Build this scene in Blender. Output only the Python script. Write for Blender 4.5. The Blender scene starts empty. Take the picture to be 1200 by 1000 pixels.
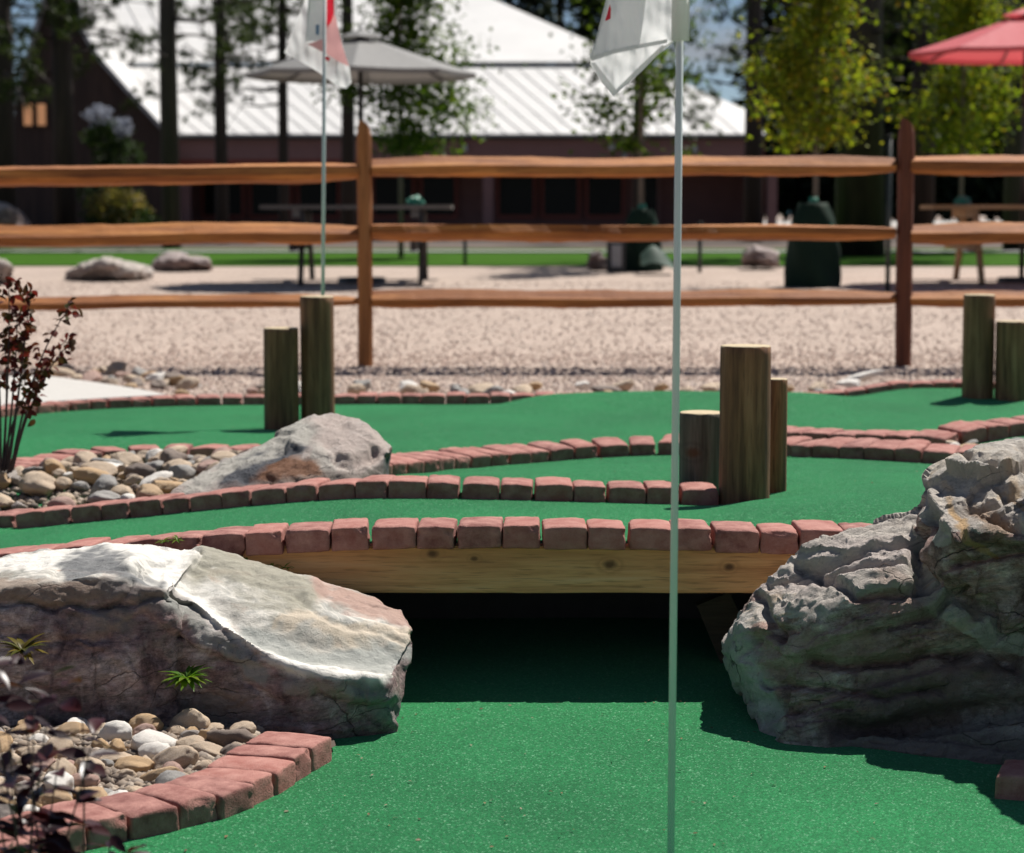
import bpy, bmesh, math, random
import numpy as np
from mathutils import Vector, Matrix, noise
R = math.radians
random.seed(7); noise.seed_set(5)
S = bpy.context.scene
COL = S.collection

# ------------------------------------------------------------------ camera geometry
F, HORIZON, CAMZ = 2700.0, 250.0, 0.85
TH = math.atan((500 - HORIZON) / F)
CAM = Vector((0, 0, CAMZ))
def P(px, py, Y):
    u, v = (px - 600) / F, (500 - py) / F
    d = Vector((u, math.cos(TH) + v * math.sin(TH), -math.sin(TH) + v * math.cos(TH)))
    return CAM + d * (Y / d.y)
def PZ(px, py, z):
    u, v = (px - 600) / F, (500 - py) / F
    d = Vector((u, math.cos(TH) + v * math.sin(TH), -math.sin(TH) + v * math.cos(TH)))
    return CAM + d * ((z - CAMZ) / d.z)

# ------------------------------------------------------------------ materials
def new_mat(name):
    m = bpy.data.materials.new(name); m.use_nodes = True
    nt = m.node_tree
    return m, nt, nt.nodes['Principled BSDF']
def N(nt, typ, **kw):
    n = nt.nodes.new(typ)
    for k, v in kw.items():
        if k in n.inputs.keys() if isinstance(k, str) else False: n.inputs[k].default_value = v
        else: setattr(n, k, v)
    return n
def L(nt, a, b): nt.links.new(a, b)
def coords(nt, kind='Object', scale=(1, 1, 1), rot=(0, 0, 0)):
    tc = nt.nodes.new('ShaderNodeTexCoord'); v = tc.outputs[kind]
    if any(rot):
        m0 = nt.nodes.new('ShaderNodeMapping'); m0.inputs['Rotation'].default_value = rot
        L(nt, v, m0.inputs['Vector']); v = m0.outputs['Vector']
    mp = nt.nodes.new('ShaderNodeMapping'); mp.inputs['Scale'].default_value = scale
    L(nt, v, mp.inputs['Vector']); return mp.outputs['Vector']
def noise_tex(nt, vec, scale, detail=4, rough=.55, dist=0):
    n = nt.nodes.new('ShaderNodeTexNoise'); n.inputs['Scale'].default_value = scale
    n.inputs['Detail'].default_value = detail; n.inputs['Roughness'].default_value = rough
    n.inputs['Distortion'].default_value = dist
    if vec is not None: L(nt, vec, n.inputs['Vector'])
    return n.outputs['Fac']
def vor(nt, vec, scale, feature='F1', out='Distance'):
    n = nt.nodes.new('ShaderNodeTexVoronoi'); n.feature = feature; n.inputs['Scale'].default_value = scale
    if vec is not None: L(nt, vec, n.inputs['Vector'])
    return n.outputs[out]
def ramp(nt, fac, stops, interp='LINEAR'):
    r = nt.nodes.new('ShaderNodeValToRGB'); r.color_ramp.interpolation = interp
    e = r.color_ramp.elements
    while len(e) < len(stops): e.new(0.5)
    for i, (p, c) in enumerate(stops):
        e[i].position = p
        e[i].color = (c, c, c, 1) if isinstance(c, (int, float)) else (*c, 1)
    L(nt, fac, r.inputs['Fac']); return r.outputs['Color']
def mix(nt, fac, a, b, mode='MIX'):
    m = nt.nodes.new('ShaderNodeMix'); m.data_type = 'RGBA'; m.blend_type = mode
    for sock, v in (('Factor', fac), ('A', a), ('B', b)):
        s = [i for i in m.inputs if i.name == sock and (i.type == 'RGBA' if sock != 'Factor' else i.type == 'VALUE')][0]
        if isinstance(v, (int, float)): s.default_value = v
        elif isinstance(v, tuple): s.default_value = (*v, 1)
        else: L(nt, v, s)
    return [o for o in m.outputs if o.type == 'RGBA'][0]
def math_n(nt, op, a, b=None):
    m = nt.nodes.new('ShaderNodeMath'); m.operation = op
    for i, v in enumerate((a, b)):
        if v is None: continue
        if isinstance(v, (int, float)): m.inputs[i].default_value = v
        else: L(nt, v, m.inputs[i])
    return m.outputs[0]
def bump(nt, bsdf, h, strength=.5, dist=.01):
    b = nt.nodes.new('ShaderNodeBump'); b.inputs['Strength'].default_value = strength
    b.inputs['Distance'].default_value = dist
    L(nt, h, b.inputs['Height']); L(nt, b.outputs['Normal'], bsdf.inputs['Normal'])
def setc(nt, bsdf, c):
    if isinstance(c, tuple): bsdf.inputs['Base Color'].default_value = (*c, 1)
    else: L(nt, c, bsdf.inputs['Base Color'])

def mat_turf(dark, light):
    m, nt, b = new_mat('turf'); v = coords(nt)
    vo = nt.nodes.new('ShaderNodeTexVoronoi'); vo.inputs['Scale'].default_value = 330; L(nt, v, vo.inputs['Vector'])
    sx = nt.nodes.new('ShaderNodeSeparateColor'); L(nt, vo.outputs['Color'], sx.inputs[0])
    f = noise_tex(nt, v, 300, 3, .7)
    fm = math_n(nt, 'ADD', math_n(nt, 'MULTIPLY', sx.outputs[0], .6), math_n(nt, 'MULTIPLY', f, .4))
    c = ramp(nt, fm, [(.12, dark), (.5, tuple((d + l) / 2 for d, l in zip(dark, light))), (.85, light)])
    big = ramp(nt, noise_tex(nt, v, 1.3, 6, .65), [(.3, .76), (.7, 1.2)])
    c = mix(nt, 1.0, c, big, 'MULTIPLY')
    sp = math_n(nt, 'MULTIPLY', ramp(nt, sx.outputs[1], [(.915, 0.0), (.945, 1.0)]), ramp(nt, noise_tex(nt, v, 40, 2), [(.35, .25), (.65, 1.0)]))
    c = mix(nt, math_n(nt, 'MULTIPLY', sp, .75), c, (.22, .46, .28))  # sparkle of the turf fibres painted in as pale specks
    setc(nt, b, c); b.inputs['Roughness'].default_value = .75
    b.inputs['Specular IOR Level'].default_value = .06
    b.inputs['Sheen Weight'].default_value = .28; b.inputs['Sheen Roughness'].default_value = .45; b.inputs['Sheen Tint'].default_value = (.35, 1, .55, 1)
    bump(nt, b, math_n(nt, 'ADD', f, sx.outputs[0]), .5, .004); return m
def mat_brick(name, c1, c2, c3):
    m, nt, b = new_mat(name); v = coords(nt)
    oi = nt.nodes.new('ShaderNodeObjectInfo')
    ad = nt.nodes.new('ShaderNodeVectorMath'); ad.operation = 'MULTIPLY_ADD'
    L(nt, oi.outputs['Random'], ad.inputs[1]); ad.inputs[0].default_value = (7, 13, 5); L(nt, v, ad.inputs[2])
    vv = ad.outputs[0]
    base = mix(nt, oi.outputs['Random'], c1, c2)
    f = noise_tex(nt, vv, 22, 6, .65)
    c = mix(nt, ramp(nt, f, [(.35, 0.0), (.72, 1.0)]), base, c3)
    f2 = noise_tex(nt, vv, 260, 3, .7)
    c = mix(nt, ramp(nt, f2, [(.58, 0.0), (.75, .5)]), c, (.40, .26, .22))
    c = mix(nt, ramp(nt, f2, [(.25, .55), (.42, 0.0)]), c, (.12, .05, .045))
    setc(nt, b, c); b.inputs['Roughness'].default_value = .88
    h = math_n(nt, 'ADD', f2, math_n(nt, 'MULTIPLY', f, 1.4))
    bump(nt, b, h, .55, .004); return m
def mat_wood(name, dark, mid, light, axis='Z', scale=1.0, grain=1.0, knots=None, bumpd=.004):
    m, nt, b = new_mat(name)
    st = {'X': (.06, 1, 1), 'Y': (1, .06, 1), 'Z': (1, 1, .06)}[axis]
    v = coords(nt, 'Object', tuple(scale * s for s in st))
    oi = nt.nodes.new('ShaderNodeObjectInfo')
    ad = nt.nodes.new('ShaderNodeVectorMath'); ad.operation = 'MULTIPLY_ADD'
    L(nt, oi.outputs['Random'], ad.inputs[1]); ad.inputs[0].default_value = (9, 4, 6); L(nt, v, ad.inputs[2])
    v = ad.outputs[0]
    f = noise_tex(nt, v, 45 * grain, 5, .6, .3)
    f2 = noise_tex(nt, v, 9, 3, .5, .4)
    f3 = noise_tex(nt, v, 190 * grain, 2, .5)
    c = ramp(nt, f, [(.3, dark), (.52, mid), (.72, light)])
    c = mix(nt, ramp(nt, f2, [(.4, 0.0), (.75, .75)]), c, dark)
    c = mix(nt, ramp(nt, f3, [(.3, .5), (.45, 0.0)]), c, tuple(x * .45 for x in dark))
    if knots:
        vo = coords(nt)
        for (kx, kz, kr) in knots:
            sp = nt.nodes.new('ShaderNodeVectorMath'); sp.operation = 'DISTANCE'
            ml = nt.nodes.new('ShaderNodeVectorMath'); ml.operation = 'MULTIPLY'
            ml.inputs[1].default_value = (.7, 0, 1); L(nt, vo, ml.inputs[0])
            L(nt, ml.outputs[0], sp.inputs[0]); sp.inputs[1].default_value = (kx * .7, 0, kz)
            d = sp.outputs['Value']
            d = math_n(nt, 'ADD', d, math_n(nt, 'MULTIPLY', math_n(nt, 'SUBTRACT', noise_tex(nt, vo, 60, 2), .5), kr * .7))
            c = mix(nt, ramp(nt, d, [(kr * .45, .9), (kr * 1.2, 0.0)]), c, (.10, .04, .015))
            c = mix(nt, ramp(nt, d, [(kr * 1.3, 0.0), (kr * 1.6, .45), (kr * 2.2, 0.0)]), c, tuple(x * .8 for x in dark))
    setc(nt, b, c); b.inputs['Roughness'].default_value = .75
    bump(nt, b, math_n(nt, 'ADD', f, f3), .5, bumpd); return m
def mat_plain(name, c, rough=.6, metal=0, var=.25, scale=30, spec=.5):
    m, nt, b = new_mat(name); v = coords(nt)
    f = noise_tex(nt, v, scale, 5, .6)
    setc(nt, b, mix(nt, f, tuple(x * (1 - var) for x in c), tuple(min(1, x * (1 + var)) for x in c)))
    b.inputs['Roughness'].default_value = rough; b.inputs['Metallic'].default_value = metal
    b.inputs['Specular IOR Level'].default_value = spec
    bump(nt, b, f, .25, .01); return m
def mat_leaf(name, cols, trans=.45, rough=.5, tcol=None):
    m = bpy.data.materials.new(name); m.use_nodes = True; nt = m.node_tree
    b = nt.nodes['Principled BSDF']; out = nt.nodes['Material Output']
    g = nt.nodes.new('ShaderNodeNewGeometry')
    n = len(cols)
    c = ramp(nt, g.outputs['Random Per Island'], [(i / max(1, n - 1), cc) for i, cc in enumerate(cols)])
    L(nt, c, b.inputs['Base Color']); b.inputs['Roughness'].default_value = rough
    b.inputs['Specular IOR Level'].default_value = .12
    if trans > 0:
        t = nt.nodes.new('ShaderNodeBsdfTranslucent'); mx = nt.nodes.new('ShaderNodeMixShader')
        tc = mix(nt, 1.0, c, tcol or (2.0, 2.1, .9), 'MULTIPLY'); L(nt, tc, t.inputs['Color'])
        mx.inputs[0].default_value = trans
        L(nt, b.outputs[0], mx.inputs[1]); L(nt, t.outputs[0], mx.inputs[2]); L(nt, mx.outputs[0], out.inputs['Surface'])
    return m
def mat_rock(name, c1, c2, c3, scale=18, spk=.3):
    m, nt, b = new_mat(name); v = coords(nt)
    oi = nt.nodes.new('ShaderNodeObjectInfo')
    ad = nt.nodes.new('ShaderNodeVectorMath'); ad.operation = 'MULTIPLY_ADD'
    L(nt, oi.outputs['Random'], ad.inputs[1]); ad.inputs[0].default_value = (17, 3, 11); L(nt, v, ad.inputs[2])
    f = noise_tex(nt, ad.outputs[0], scale, 5, .6, .8)
    c = mix(nt, oi.outputs['Random'], c1, c2)
    c = mix(nt, ramp(nt, f, [(.42, 0.0), (.68, 1.0)]), c, c3)
    f2 = noise_tex(nt, ad.outputs[0], 220, 3, .7)
    c = mix(nt, ramp(nt, f2, [(.56, 0.0), (.7, spk)]), c, tuple(x * .45 for x in c1))
    setc(nt, b, c); b.inputs['Roughness'].default_value = .62
    bump(nt, b, math_n(nt, 'ADD', f2, math_n(nt, 'MULTIPLY', noise_tex(nt, ad.outputs[0], 50, 5, .7), 1.5)), .5, .004); return m
def mat_boulder(name, pal, rot, stretch, bed_cols, vein, crack=.6, fine=1.0, spk=.35, bscale=4.2, patch=None, bclean=.4):
    """pal: 4 stops of the body; bed_cols: colours of the bedding face (vertex mask 'bed'); veins run along the strata"""
    m, nt, b = new_mat(name)
    v = coords(nt); vs = coords(nt, 'Object', stretch, rot)
    at = nt.nodes.new('ShaderNodeAttribute'); at.attribute_name = 'bed'
    f = noise_tex(nt, v, 8, 8, .72, .5)
    c = ramp(nt, f, [(.34, pal[0]), (.46, pal[1]), (.56, pal[2]), (.66, pal[3])])
    fs = noise_tex(nt, vs, 6, 7, .62, .6)
    c = mix(nt, ramp(nt, fs, [(.52, 0.0), (.58, .7), (.66, .1)]), c, vein)
    c = mix(nt, 1.0, c, ramp(nt, noise_tex(nt, vs, 20, 8, .8, .3), [(.36, .42), (.5, 1.0), (.64, 1.5)]), 'MULTIPLY')
    fb = noise_tex(nt, vs, bscale, 8, .62, .8)
    cb = ramp(nt, fb, [(.34, bed_cols[0]), (.42, bed_cols[1]), (.50, bed_cols[2]), (.57, bed_cols[1]), (.64, bed_cols[3]), (.72, bed_cols[1])])
    if patch:
        cb = mix(nt, ramp(nt, noise_tex(nt, v, 3.2, 3, .5, .6), [(.55, 0.0), (.60, .85)]), cb, patch)
    msk = math_n(nt, 'ADD', at.outputs['Fac'], math_n(nt, 'MULTIPLY', math_n(nt, 'SUBTRACT', noise_tex(nt, v, 14, 7, .75), .5), 1.1))
    c = mix(nt, ramp(nt, msk, [(.42, 0.0), (.54, 1.0)]), c, cb)
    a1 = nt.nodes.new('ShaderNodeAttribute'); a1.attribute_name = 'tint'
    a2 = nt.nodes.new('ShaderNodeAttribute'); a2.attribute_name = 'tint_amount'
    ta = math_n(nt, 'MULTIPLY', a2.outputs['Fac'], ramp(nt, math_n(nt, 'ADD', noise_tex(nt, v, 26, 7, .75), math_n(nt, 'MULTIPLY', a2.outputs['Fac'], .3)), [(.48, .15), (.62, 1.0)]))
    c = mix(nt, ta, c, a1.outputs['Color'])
    f3 = noise_tex(nt, v, 80, 6, .8)
    c = mix(nt, math_n(nt, 'MULTIPLY', ramp(nt, f3, [(.32, .6), (.44, 0.0)]), math_n(nt, 'SUBTRACT', 1.0, math_n(nt, 'MULTIPLY', at.outputs['Fac'], bclean))), c, tuple(x * .4 for x in pal[0]))
    c = mix(nt, ramp(nt, f3, [(.57, 0.0), (.70, spk)]), c, (.50, .47, .43))
    nm = nt.nodes.new('ShaderNodeTexNoise'); nm.inputs['Scale'].default_value = 6; nm.inputs['Detail'].default_value = 6
    L(nt, v, nm.inputs['Vector'])
    wv = mix(nt, .25, vs, nm.outputs['Color'])
    vd = vor(nt, wv, 3.2, 'DISTANCE_TO_EDGE')
    cr = ramp(nt, vd, [(.0, 1.0), (.012, 0.0)])
    crm = math_n(nt, 'MULTIPLY', cr, ramp(nt, noise_tex(nt, v, 5, 3), [(.5, 0.0), (.62, crack)]))
    crm = math_n(nt, 'MULTIPLY', crm, math_n(nt, 'SUBTRACT', 1.0, math_n(nt, 'MULTIPLY', at.outputs['Fac'], bclean)))
    c = mix(nt, crm, c, (.03, .022, .02))
    setc(nt, b, c); b.inputs['Roughness'].default_value = .8; b.inputs['Specular IOR Level'].default_value = .3
    h = math_n(nt, 'ADD', math_n(nt, 'MULTIPLY', noise_tex(nt, v, 30, 9, .75), 1.6), math_n(nt, 'MULTIPLY', noise_tex(nt, vs, 12, 7, .7), .35))
    h = math_n(nt, 'SUBTRACT', h, math_n(nt, 'MULTIPLY', crm, 1.0))
    bump(nt, b, h, .9 * fine, .020); return m
def mat_cloth(name, c, trans, tcol=None):
    m = bpy.data.materials.new(name); m.use_nodes = True; nt = m.node_tree
    b = nt.nodes['Principled BSDF']; out = nt.nodes['Material Output']
    v = coords(nt); w = noise_tex(nt, v, 60, 3)
    cc = mix(nt, w, tuple(x * .94 for x in c), c)
    L(nt, cc, b.inputs['Base Color']); b.inputs['Roughness'].default_value = .6
    t = nt.nodes.new('ShaderNodeBsdfTranslucent'); t.inputs['Color'].default_value = (*(tcol or c), 1)
    mx = nt.nodes.new('ShaderNodeMixShader'); mx.inputs[0].default_value = trans
    L(nt, b.outputs[0], mx.inputs[1]); L(nt, t.outputs[0], mx.inputs[2]); L(nt, mx.outputs[0], out.inputs['Surface'])
    bump(nt, b, noise_tex(nt, v, 9, 3), .3, .02)
    return m

# ------------------------------------------------------------------ object helpers
def tag(o, label=None, cat=None, group=None, kind=None):
    if label: o['label'] = label
    if cat: o['category'] = cat
    if group: o['group'] = group
    if kind: o['kind'] = kind
    return o
def empty(name, loc=(0, 0, 0), rz=0):
    o = bpy.data.objects.new(name, None); COL.objects.link(o); o.location = loc; o.rotation_euler = (0, 0, rz)
    o.empty_display_size = .1; return o
def mesh_obj(name, verts, faces, mat, parent=None, loc=None, smooth=False, mats=None, midx=None):
    me = bpy.data.meshes.new(name); me.from_pydata([tuple(v) for v in verts], [], faces); me.update()
    for mm in (mats or [mat]): me.materials.append(mm)
    if midx is not None: me.polygons.foreach_set('material_index', midx)
    if smooth: me.polygons.foreach_set('use_smooth', [True] * len(me.polygons))
    o = bpy.data.objects.new(name, me); COL.objects.link(o)
    if parent: o.parent = parent
    if loc is not None: o.location = loc
    return o
class MB:
    def __init__(s): s.v = []; s.f = []; s.m = []
    def add(s, vs, fs, mi=0):
        k = len(s.v); s.v += [Vector(v) for v in vs]; s.f += [tuple(i + k for i in f) for f in fs]; s.m += [mi] * len(fs); return s
    def box(s, a, b, mi=0):
        x0, y0, z0 = a; x1, y1, z1 = b
        return s.add([(x0, y0, z0), (x1, y0, z0), (x1, y1, z0), (x0, y1, z0), (x0, y0, z1), (x1, y0, z1), (x1, y1, z1), (x0, y1, z1)],
              [(0, 3, 2, 1), (4, 5, 6, 7), (0, 1, 5, 4), (1, 2, 6, 5), (2, 3, 7, 6), (3, 0, 4, 7)], mi)
    def bar(s, a, b, w, h, mi=0, up=(0, 0, 1)):
        a, b = Vector(a), Vector(b); d = (b - a).normalized(); u = Vector(up)
        if abs(d.dot(u)) > .98: u = Vector((0, 1, 0))
        r = d.cross(u).normalized(); u = r.cross(d).normalized()
        vs = [p + r * sx * w / 2 + u * sz * h / 2 for p in (a, b) for sx, sz in ((-1, -1), (1, -1), (1, 1), (-1, 1))]
        return s.add(vs, [(0, 1, 2, 3), (7, 6, 5, 4), (0, 4, 5, 1), (1, 5, 6, 2), (2, 6, 7, 3), (3, 7, 4, 0)], mi)
    def tube(s, pts, rads, n=8, mi=0, cap=True):
        pts = [Vector(p) for p in pts]; rings = []
        for i, p in enumerate(pts):
            d = (pts[min(i + 1, len(pts) - 1)] - pts[max(i - 1, 0)]).normalized()
            r = d.cross(Vector((0, 1, 0)) if abs(d.y) < .9 else Vector((1, 0, 0))).normalized(); u = r.cross(d)
            rad = rads[i] if isinstance(rads, (list, tuple)) else rads
            rings.append([p + (r * math.cos(2 * math.pi * k / n) + u * math.sin(2 * math.pi * k / n)) * rad for k in range(n)])
        vs = [v for r in rings for v in r]; fs = []
        for i in range(len(pts) - 1):
            for k in range(n):
                fs.append((i * n + k, i * n + (k + 1) % n, (i + 1) * n + (k + 1) % n, (i + 1) * n + k))
        if cap: fs += [tuple(range(n))[::-1], tuple((len(pts) - 1) * n + k for k in range(n))]
        return s.add(vs, fs, mi)
    def build(s, name, mat, parent=None, loc=None, smooth=False, mats=None):
        vs = s.v
        if loc is not None: vs = [v - Vector(loc) for v in vs]
        return mesh_obj(name, vs, s.f, mat, parent, loc if parent is None else None, smooth, mats, s.m if mats else None)
def place(o, src, loc, rot=(0, 0, 0), sc=(1, 1, 1)):
    o.location = loc; o.rotation_euler = rot; o.scale = sc
def copy_tree(o, parent=None):
    c = o.copy(); COL.objects.link(c); c.parent = parent
    for ch in list(o.children): copy_tree(ch, c)
    return c

# ------------------------------------------------------------------ world, sun, camera
sun_dir = Vector((.40, .50, 1.0)).normalized()
w = bpy.data.worlds.new('World'); S.world = w; w.use_nodes = True
nt = w.node_tree; bg = nt.nodes['Background']
sky = nt.nodes.new('ShaderNodeTexSky'); sky.sky_type = 'NISHITA'; sky.sun_disc = False
sky.sun_elevation = math.asin(sun_dir.z); sky.sun_rotation = math.atan2(sun_dir.x, sun_dir.y)
sky.air_density = .6; sky.dust_density = .1; sky.ozone_density = 1.0
tc = nt.nodes.new('ShaderNodeTexCoord'); mp = nt.nodes.new('ShaderNodeMapping'); mp.inputs['Scale'].default_value = (1, 1, 2.5)
L(nt, tc.outputs['Generated'], mp.inputs['Vector'])
cl = ramp(nt, noise_tex(nt, mp.outputs['Vector'], 9, 6, .6, .3), [(.54, 0.0), (.68, .8)])
L(nt, mix(nt, cl, sky.outputs['Color'], (5.0, 5.2, 5.6)), bg.inputs['Color'])
bg.inputs['Strength'].default_value = .05
sl = bpy.data.lights.new('sun', 'SUN'); sl.energy = 5.0; sl.angle = R(.5); sl.color = (1, .955, .89)
so = bpy.data.objects.new('sun', sl); COL.objects.link(so); so.rotation_euler = (-sun_dir).to_track_quat('-Z', 'Y').to_euler()
so.location = (8, 10, 20)
cd = bpy.data.cameras.new('camera'); cam = bpy.data.objects.new('camera', cd); COL.objects.link(cam); S.camera = cam
cam.location = CAM; cam.rotation_euler = (math.pi / 2 - TH, 0, 0)
cd.sensor_width = 36; cd.lens = 81; cd.clip_start = .05; cd.clip_end = 3000
cd.dof.use_dof = True; cd.dof.focus_distance = 5.05; cd.dof.aperture_fstop = 5.2
S.view_settings.view_transform = 'Standard'; S.view_settings.look = 'None'; S.view_settings.exposure = .42; S.view_settings.gamma = 1
S.cycles.max_bounces = 6; S.cycles.diffuse_bounces = 3; S.cycles.transparent_max_bounces = 6
S.cycles.use_denoising = True
S.cycles.caustics_reflective = False; S.cycles.caustics_refractive = False

# ------------------------------------------------------------------ palette
M = {}
M['turf'] = mat_turf((.0055, .055, .017), (.025, .222, .072))
M['brick'] = mat_brick('brick', (.33, .118, .092), (.18, .062, .052), (.46, .23, .19))
M['wood_log'] = mat_wood('log_wood', (.085, .034, .016), (.29, .130, .058), (.48, .25, .13), 'Z', 1.0, 1.0)
M['wood_log_grey'] = mat_wood('grey_log_wood', (.06, .050, .038), (.14, .12, .095), (.24, .21, .17), 'Z', 1.0, 1.0, knots=[(-.03, -.11, .016)])
M['cut'] = mat_plain('cut_wood', (.50, .40, .25), .8, var=.3, scale=60)
M['beam'] = mat_wood('beam_wood', (.50, .22, .08), (.84, .44, .18), (.90, .54, .27), 'X', 1.0, 1.0,
                     knots=[(.235, -.045, .012), (-.09, -.03, .007), (-.19, -.018, .011), (.52, -.05, .010)])
M['rail'] = mat_wood('rail_wood', (.18, .050, .010), (.43, .158, .034), (.64, .28, .072), 'X', 1.0, .5, bumpd=.01)
M['post'] = mat_wood('post_wood', (.21, .075, .020), (.37, .150, .042), (.47, .22, .075), 'Z', 1.0, .5, bumpd=.01)
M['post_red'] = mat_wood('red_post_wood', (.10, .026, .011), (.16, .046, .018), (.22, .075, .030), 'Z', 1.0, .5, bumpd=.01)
M['pole'] = mat_plain('pole_white', (.60, .66, .64), .35, var=.05, scale=8)
M['pole'].node_tree.nodes['Principled BSDF'].inputs['Roughness'].default_value = .35
M['flag'] = mat_cloth('flag_cloth', (.74, .75, .77), .5, (.85, .85, .85))
M['sleeve'] = mat_cloth('flag_sleeve', (.86, .87, .88), .45, (.9, .9, .9))
M['flag_hem'] = mat_cloth('flag_hem', (.72, .73, .75), .38, (.8, .8, .8))
M['flag_red'] = mat_cloth('flag_red', (.62, .02, .045), .4, (.85, .03, .06))
M['flag_pink'] = mat_cloth('flag_pink', (.62, .36, .36), .5, (.75, .40, .40))
M['flag_blue'] = mat_cloth('flag_blue', (.16, .26, .42), .3)
M['concrete'] = mat_plain('concrete', (.48, .46, .43), .9, var=.12, scale=25)

# ------------------------------------------------------------------ ground
def gz(Y):
    return float(np.interp(Y, [-30, 6.44, 6.47, 9, 10.6, 12.86, 22.8, 26.3, 36, 80, 90, 110, 900],
                           [-.30, -.30, -.13, -.09, -.035, -.005, .17, .235, .30, .34, .42, .5, .5]))
def mat_ground():
    m, nt, b = new_mat('gravel_ground'); v = coords(nt)
    d = nt.nodes.new('ShaderNodeTexVoronoi'); d.inputs['Scale'].default_value = 75; L(nt, v, d.inputs['Vector'])
    c = ramp(nt, d.outputs['Color'], [(.0, (.27, .195, .155)), (.5, (.48, .38, .315)), (1, (.62, .51, .43))])
    c = mix(nt, ramp(nt, noise_tex(nt, v, 1.7, 5), [(.35, 0.0), (.75, .6)]), c, (.30, .235, .19))
    c = mix(nt, ramp(nt, d.outputs['Distance'], [(.35, 0.0), (.75, .5)]), c, (.20, .145, .12))
    setc(nt, b, c); b.inputs['Roughness'].default_value = .92
    bump(nt, b, d.outputs['Distance'], -.8, .02); return m
M['gravel'] = mat_ground()
ys = [-8, 2, 6.44, 6.47, 9, 10.6, 12.86, 15, 18, 22.8, 26.3, 30, 36, 50, 80, 90, 110, 300, 900]
xs = [-600, -60, -20, -8, -4, 0, 4, 8, 20, 60, 600]
vs = [(x, y, gz(y)) for y in ys for x in xs]; n = len(xs)
fs = [(j * n + i, j * n + i + 1, (j + 1) * n + i + 1, (j + 1) * n + i) for j in range(len(ys) - 1) for i in range(n - 1)]
tag(mesh_obj('ground', vs, fs, M['gravel']), kind='structure')
def strip(name, y0, y1, x0, x1, mat, dz, ny=12, label=None):
    yy = np.linspace(y0, y1, ny)
    # follow the ground's own break points so the sheet never dips under it
    yy = sorted(set(list(yy) + [y for y in ys if y0 < y < y1]))
    vs = [(x, y, gz(y) + dz) for y in yy for x in (x0, x1)]
    return tag(mesh_obj(name, vs, [(2 * i, 2 * i + 1, 2 * i + 3, 2 * i + 2) for i in range(len(yy) - 1)], mat), kind='structure')
def mat_lawn():
    m, nt, b = new_mat('lawn'); v = coords(nt)
    f = noise_tex(nt, v, 40, 5, .7); f2 = noise_tex(nt, v, .8, 3)
    c = ramp(nt, f, [(.3, (.020, .070, .005)), (.7, (.060, .155, .010))])
    c = mix(nt, f2, c, (.035, .095, .006)); setc(nt, b, c); b.inputs['Roughness'].default_value = .9; b.inputs['Specular IOR Level'].default_value = .05
    bump(nt, b, f, .4, .02); return m
M['lawn'] = mat_lawn()
M['soil'] = mat_plain('soil', (.09, .065, .05), .95, var=.4, scale=6)
M['path'] = mat_plain('path_paving', (.26, .26, .25), .9, var=.15, scale=8)
strip('lawn', 26.6, 35.4, -40, 40, M['lawn'], .012)
strip('path', 32.6, 33.5, -40, 40, M['path'], .03)
strip('dark_ground', 35.4, 79, -60, 60, M['soil'], .008)  # darker sheet of ground beyond the lawn
strip('road', 84, 104, 4, 60, M['concrete'], .02)

# hills behind everything
def mat_hill():
    m, nt, b = new_mat('forest_hill'); v = coords(nt)
    f = noise_tex(nt, v, .12, 6, .7)
    setc(nt, b, ramp(nt, f, [(.35, (.018, .045, .06)), (.65, (.05, .10, .12))])); b.inputs['Roughness'].default_value = 1
    b.inputs['Specular IOR Level'].default_value = 0
    return m
hv, hf = [], []
for j in range(6):
    for i in range(80):
        x = -500 + i * 12.7; t = j / 5
        hgt = (22 + 10 * noise.noise(Vector((x * .006, 3, 0))) + 5 * noise.noise(Vector((x * .03, 1, 0)))) * math.sin(t * math.pi / 2)
        hv.append((x, 520 + 160 * t, hgt - 1))
for j in range(5):
    for i in range(79): hf.append((j * 80 + i, j * 80 + i + 1, (j + 1) * 80 + i + 1, (j + 1) * 80 + i))
tag(mesh_obj('hills', hv, hf, mat_hill(), smooth=True), kind='structure')

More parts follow.
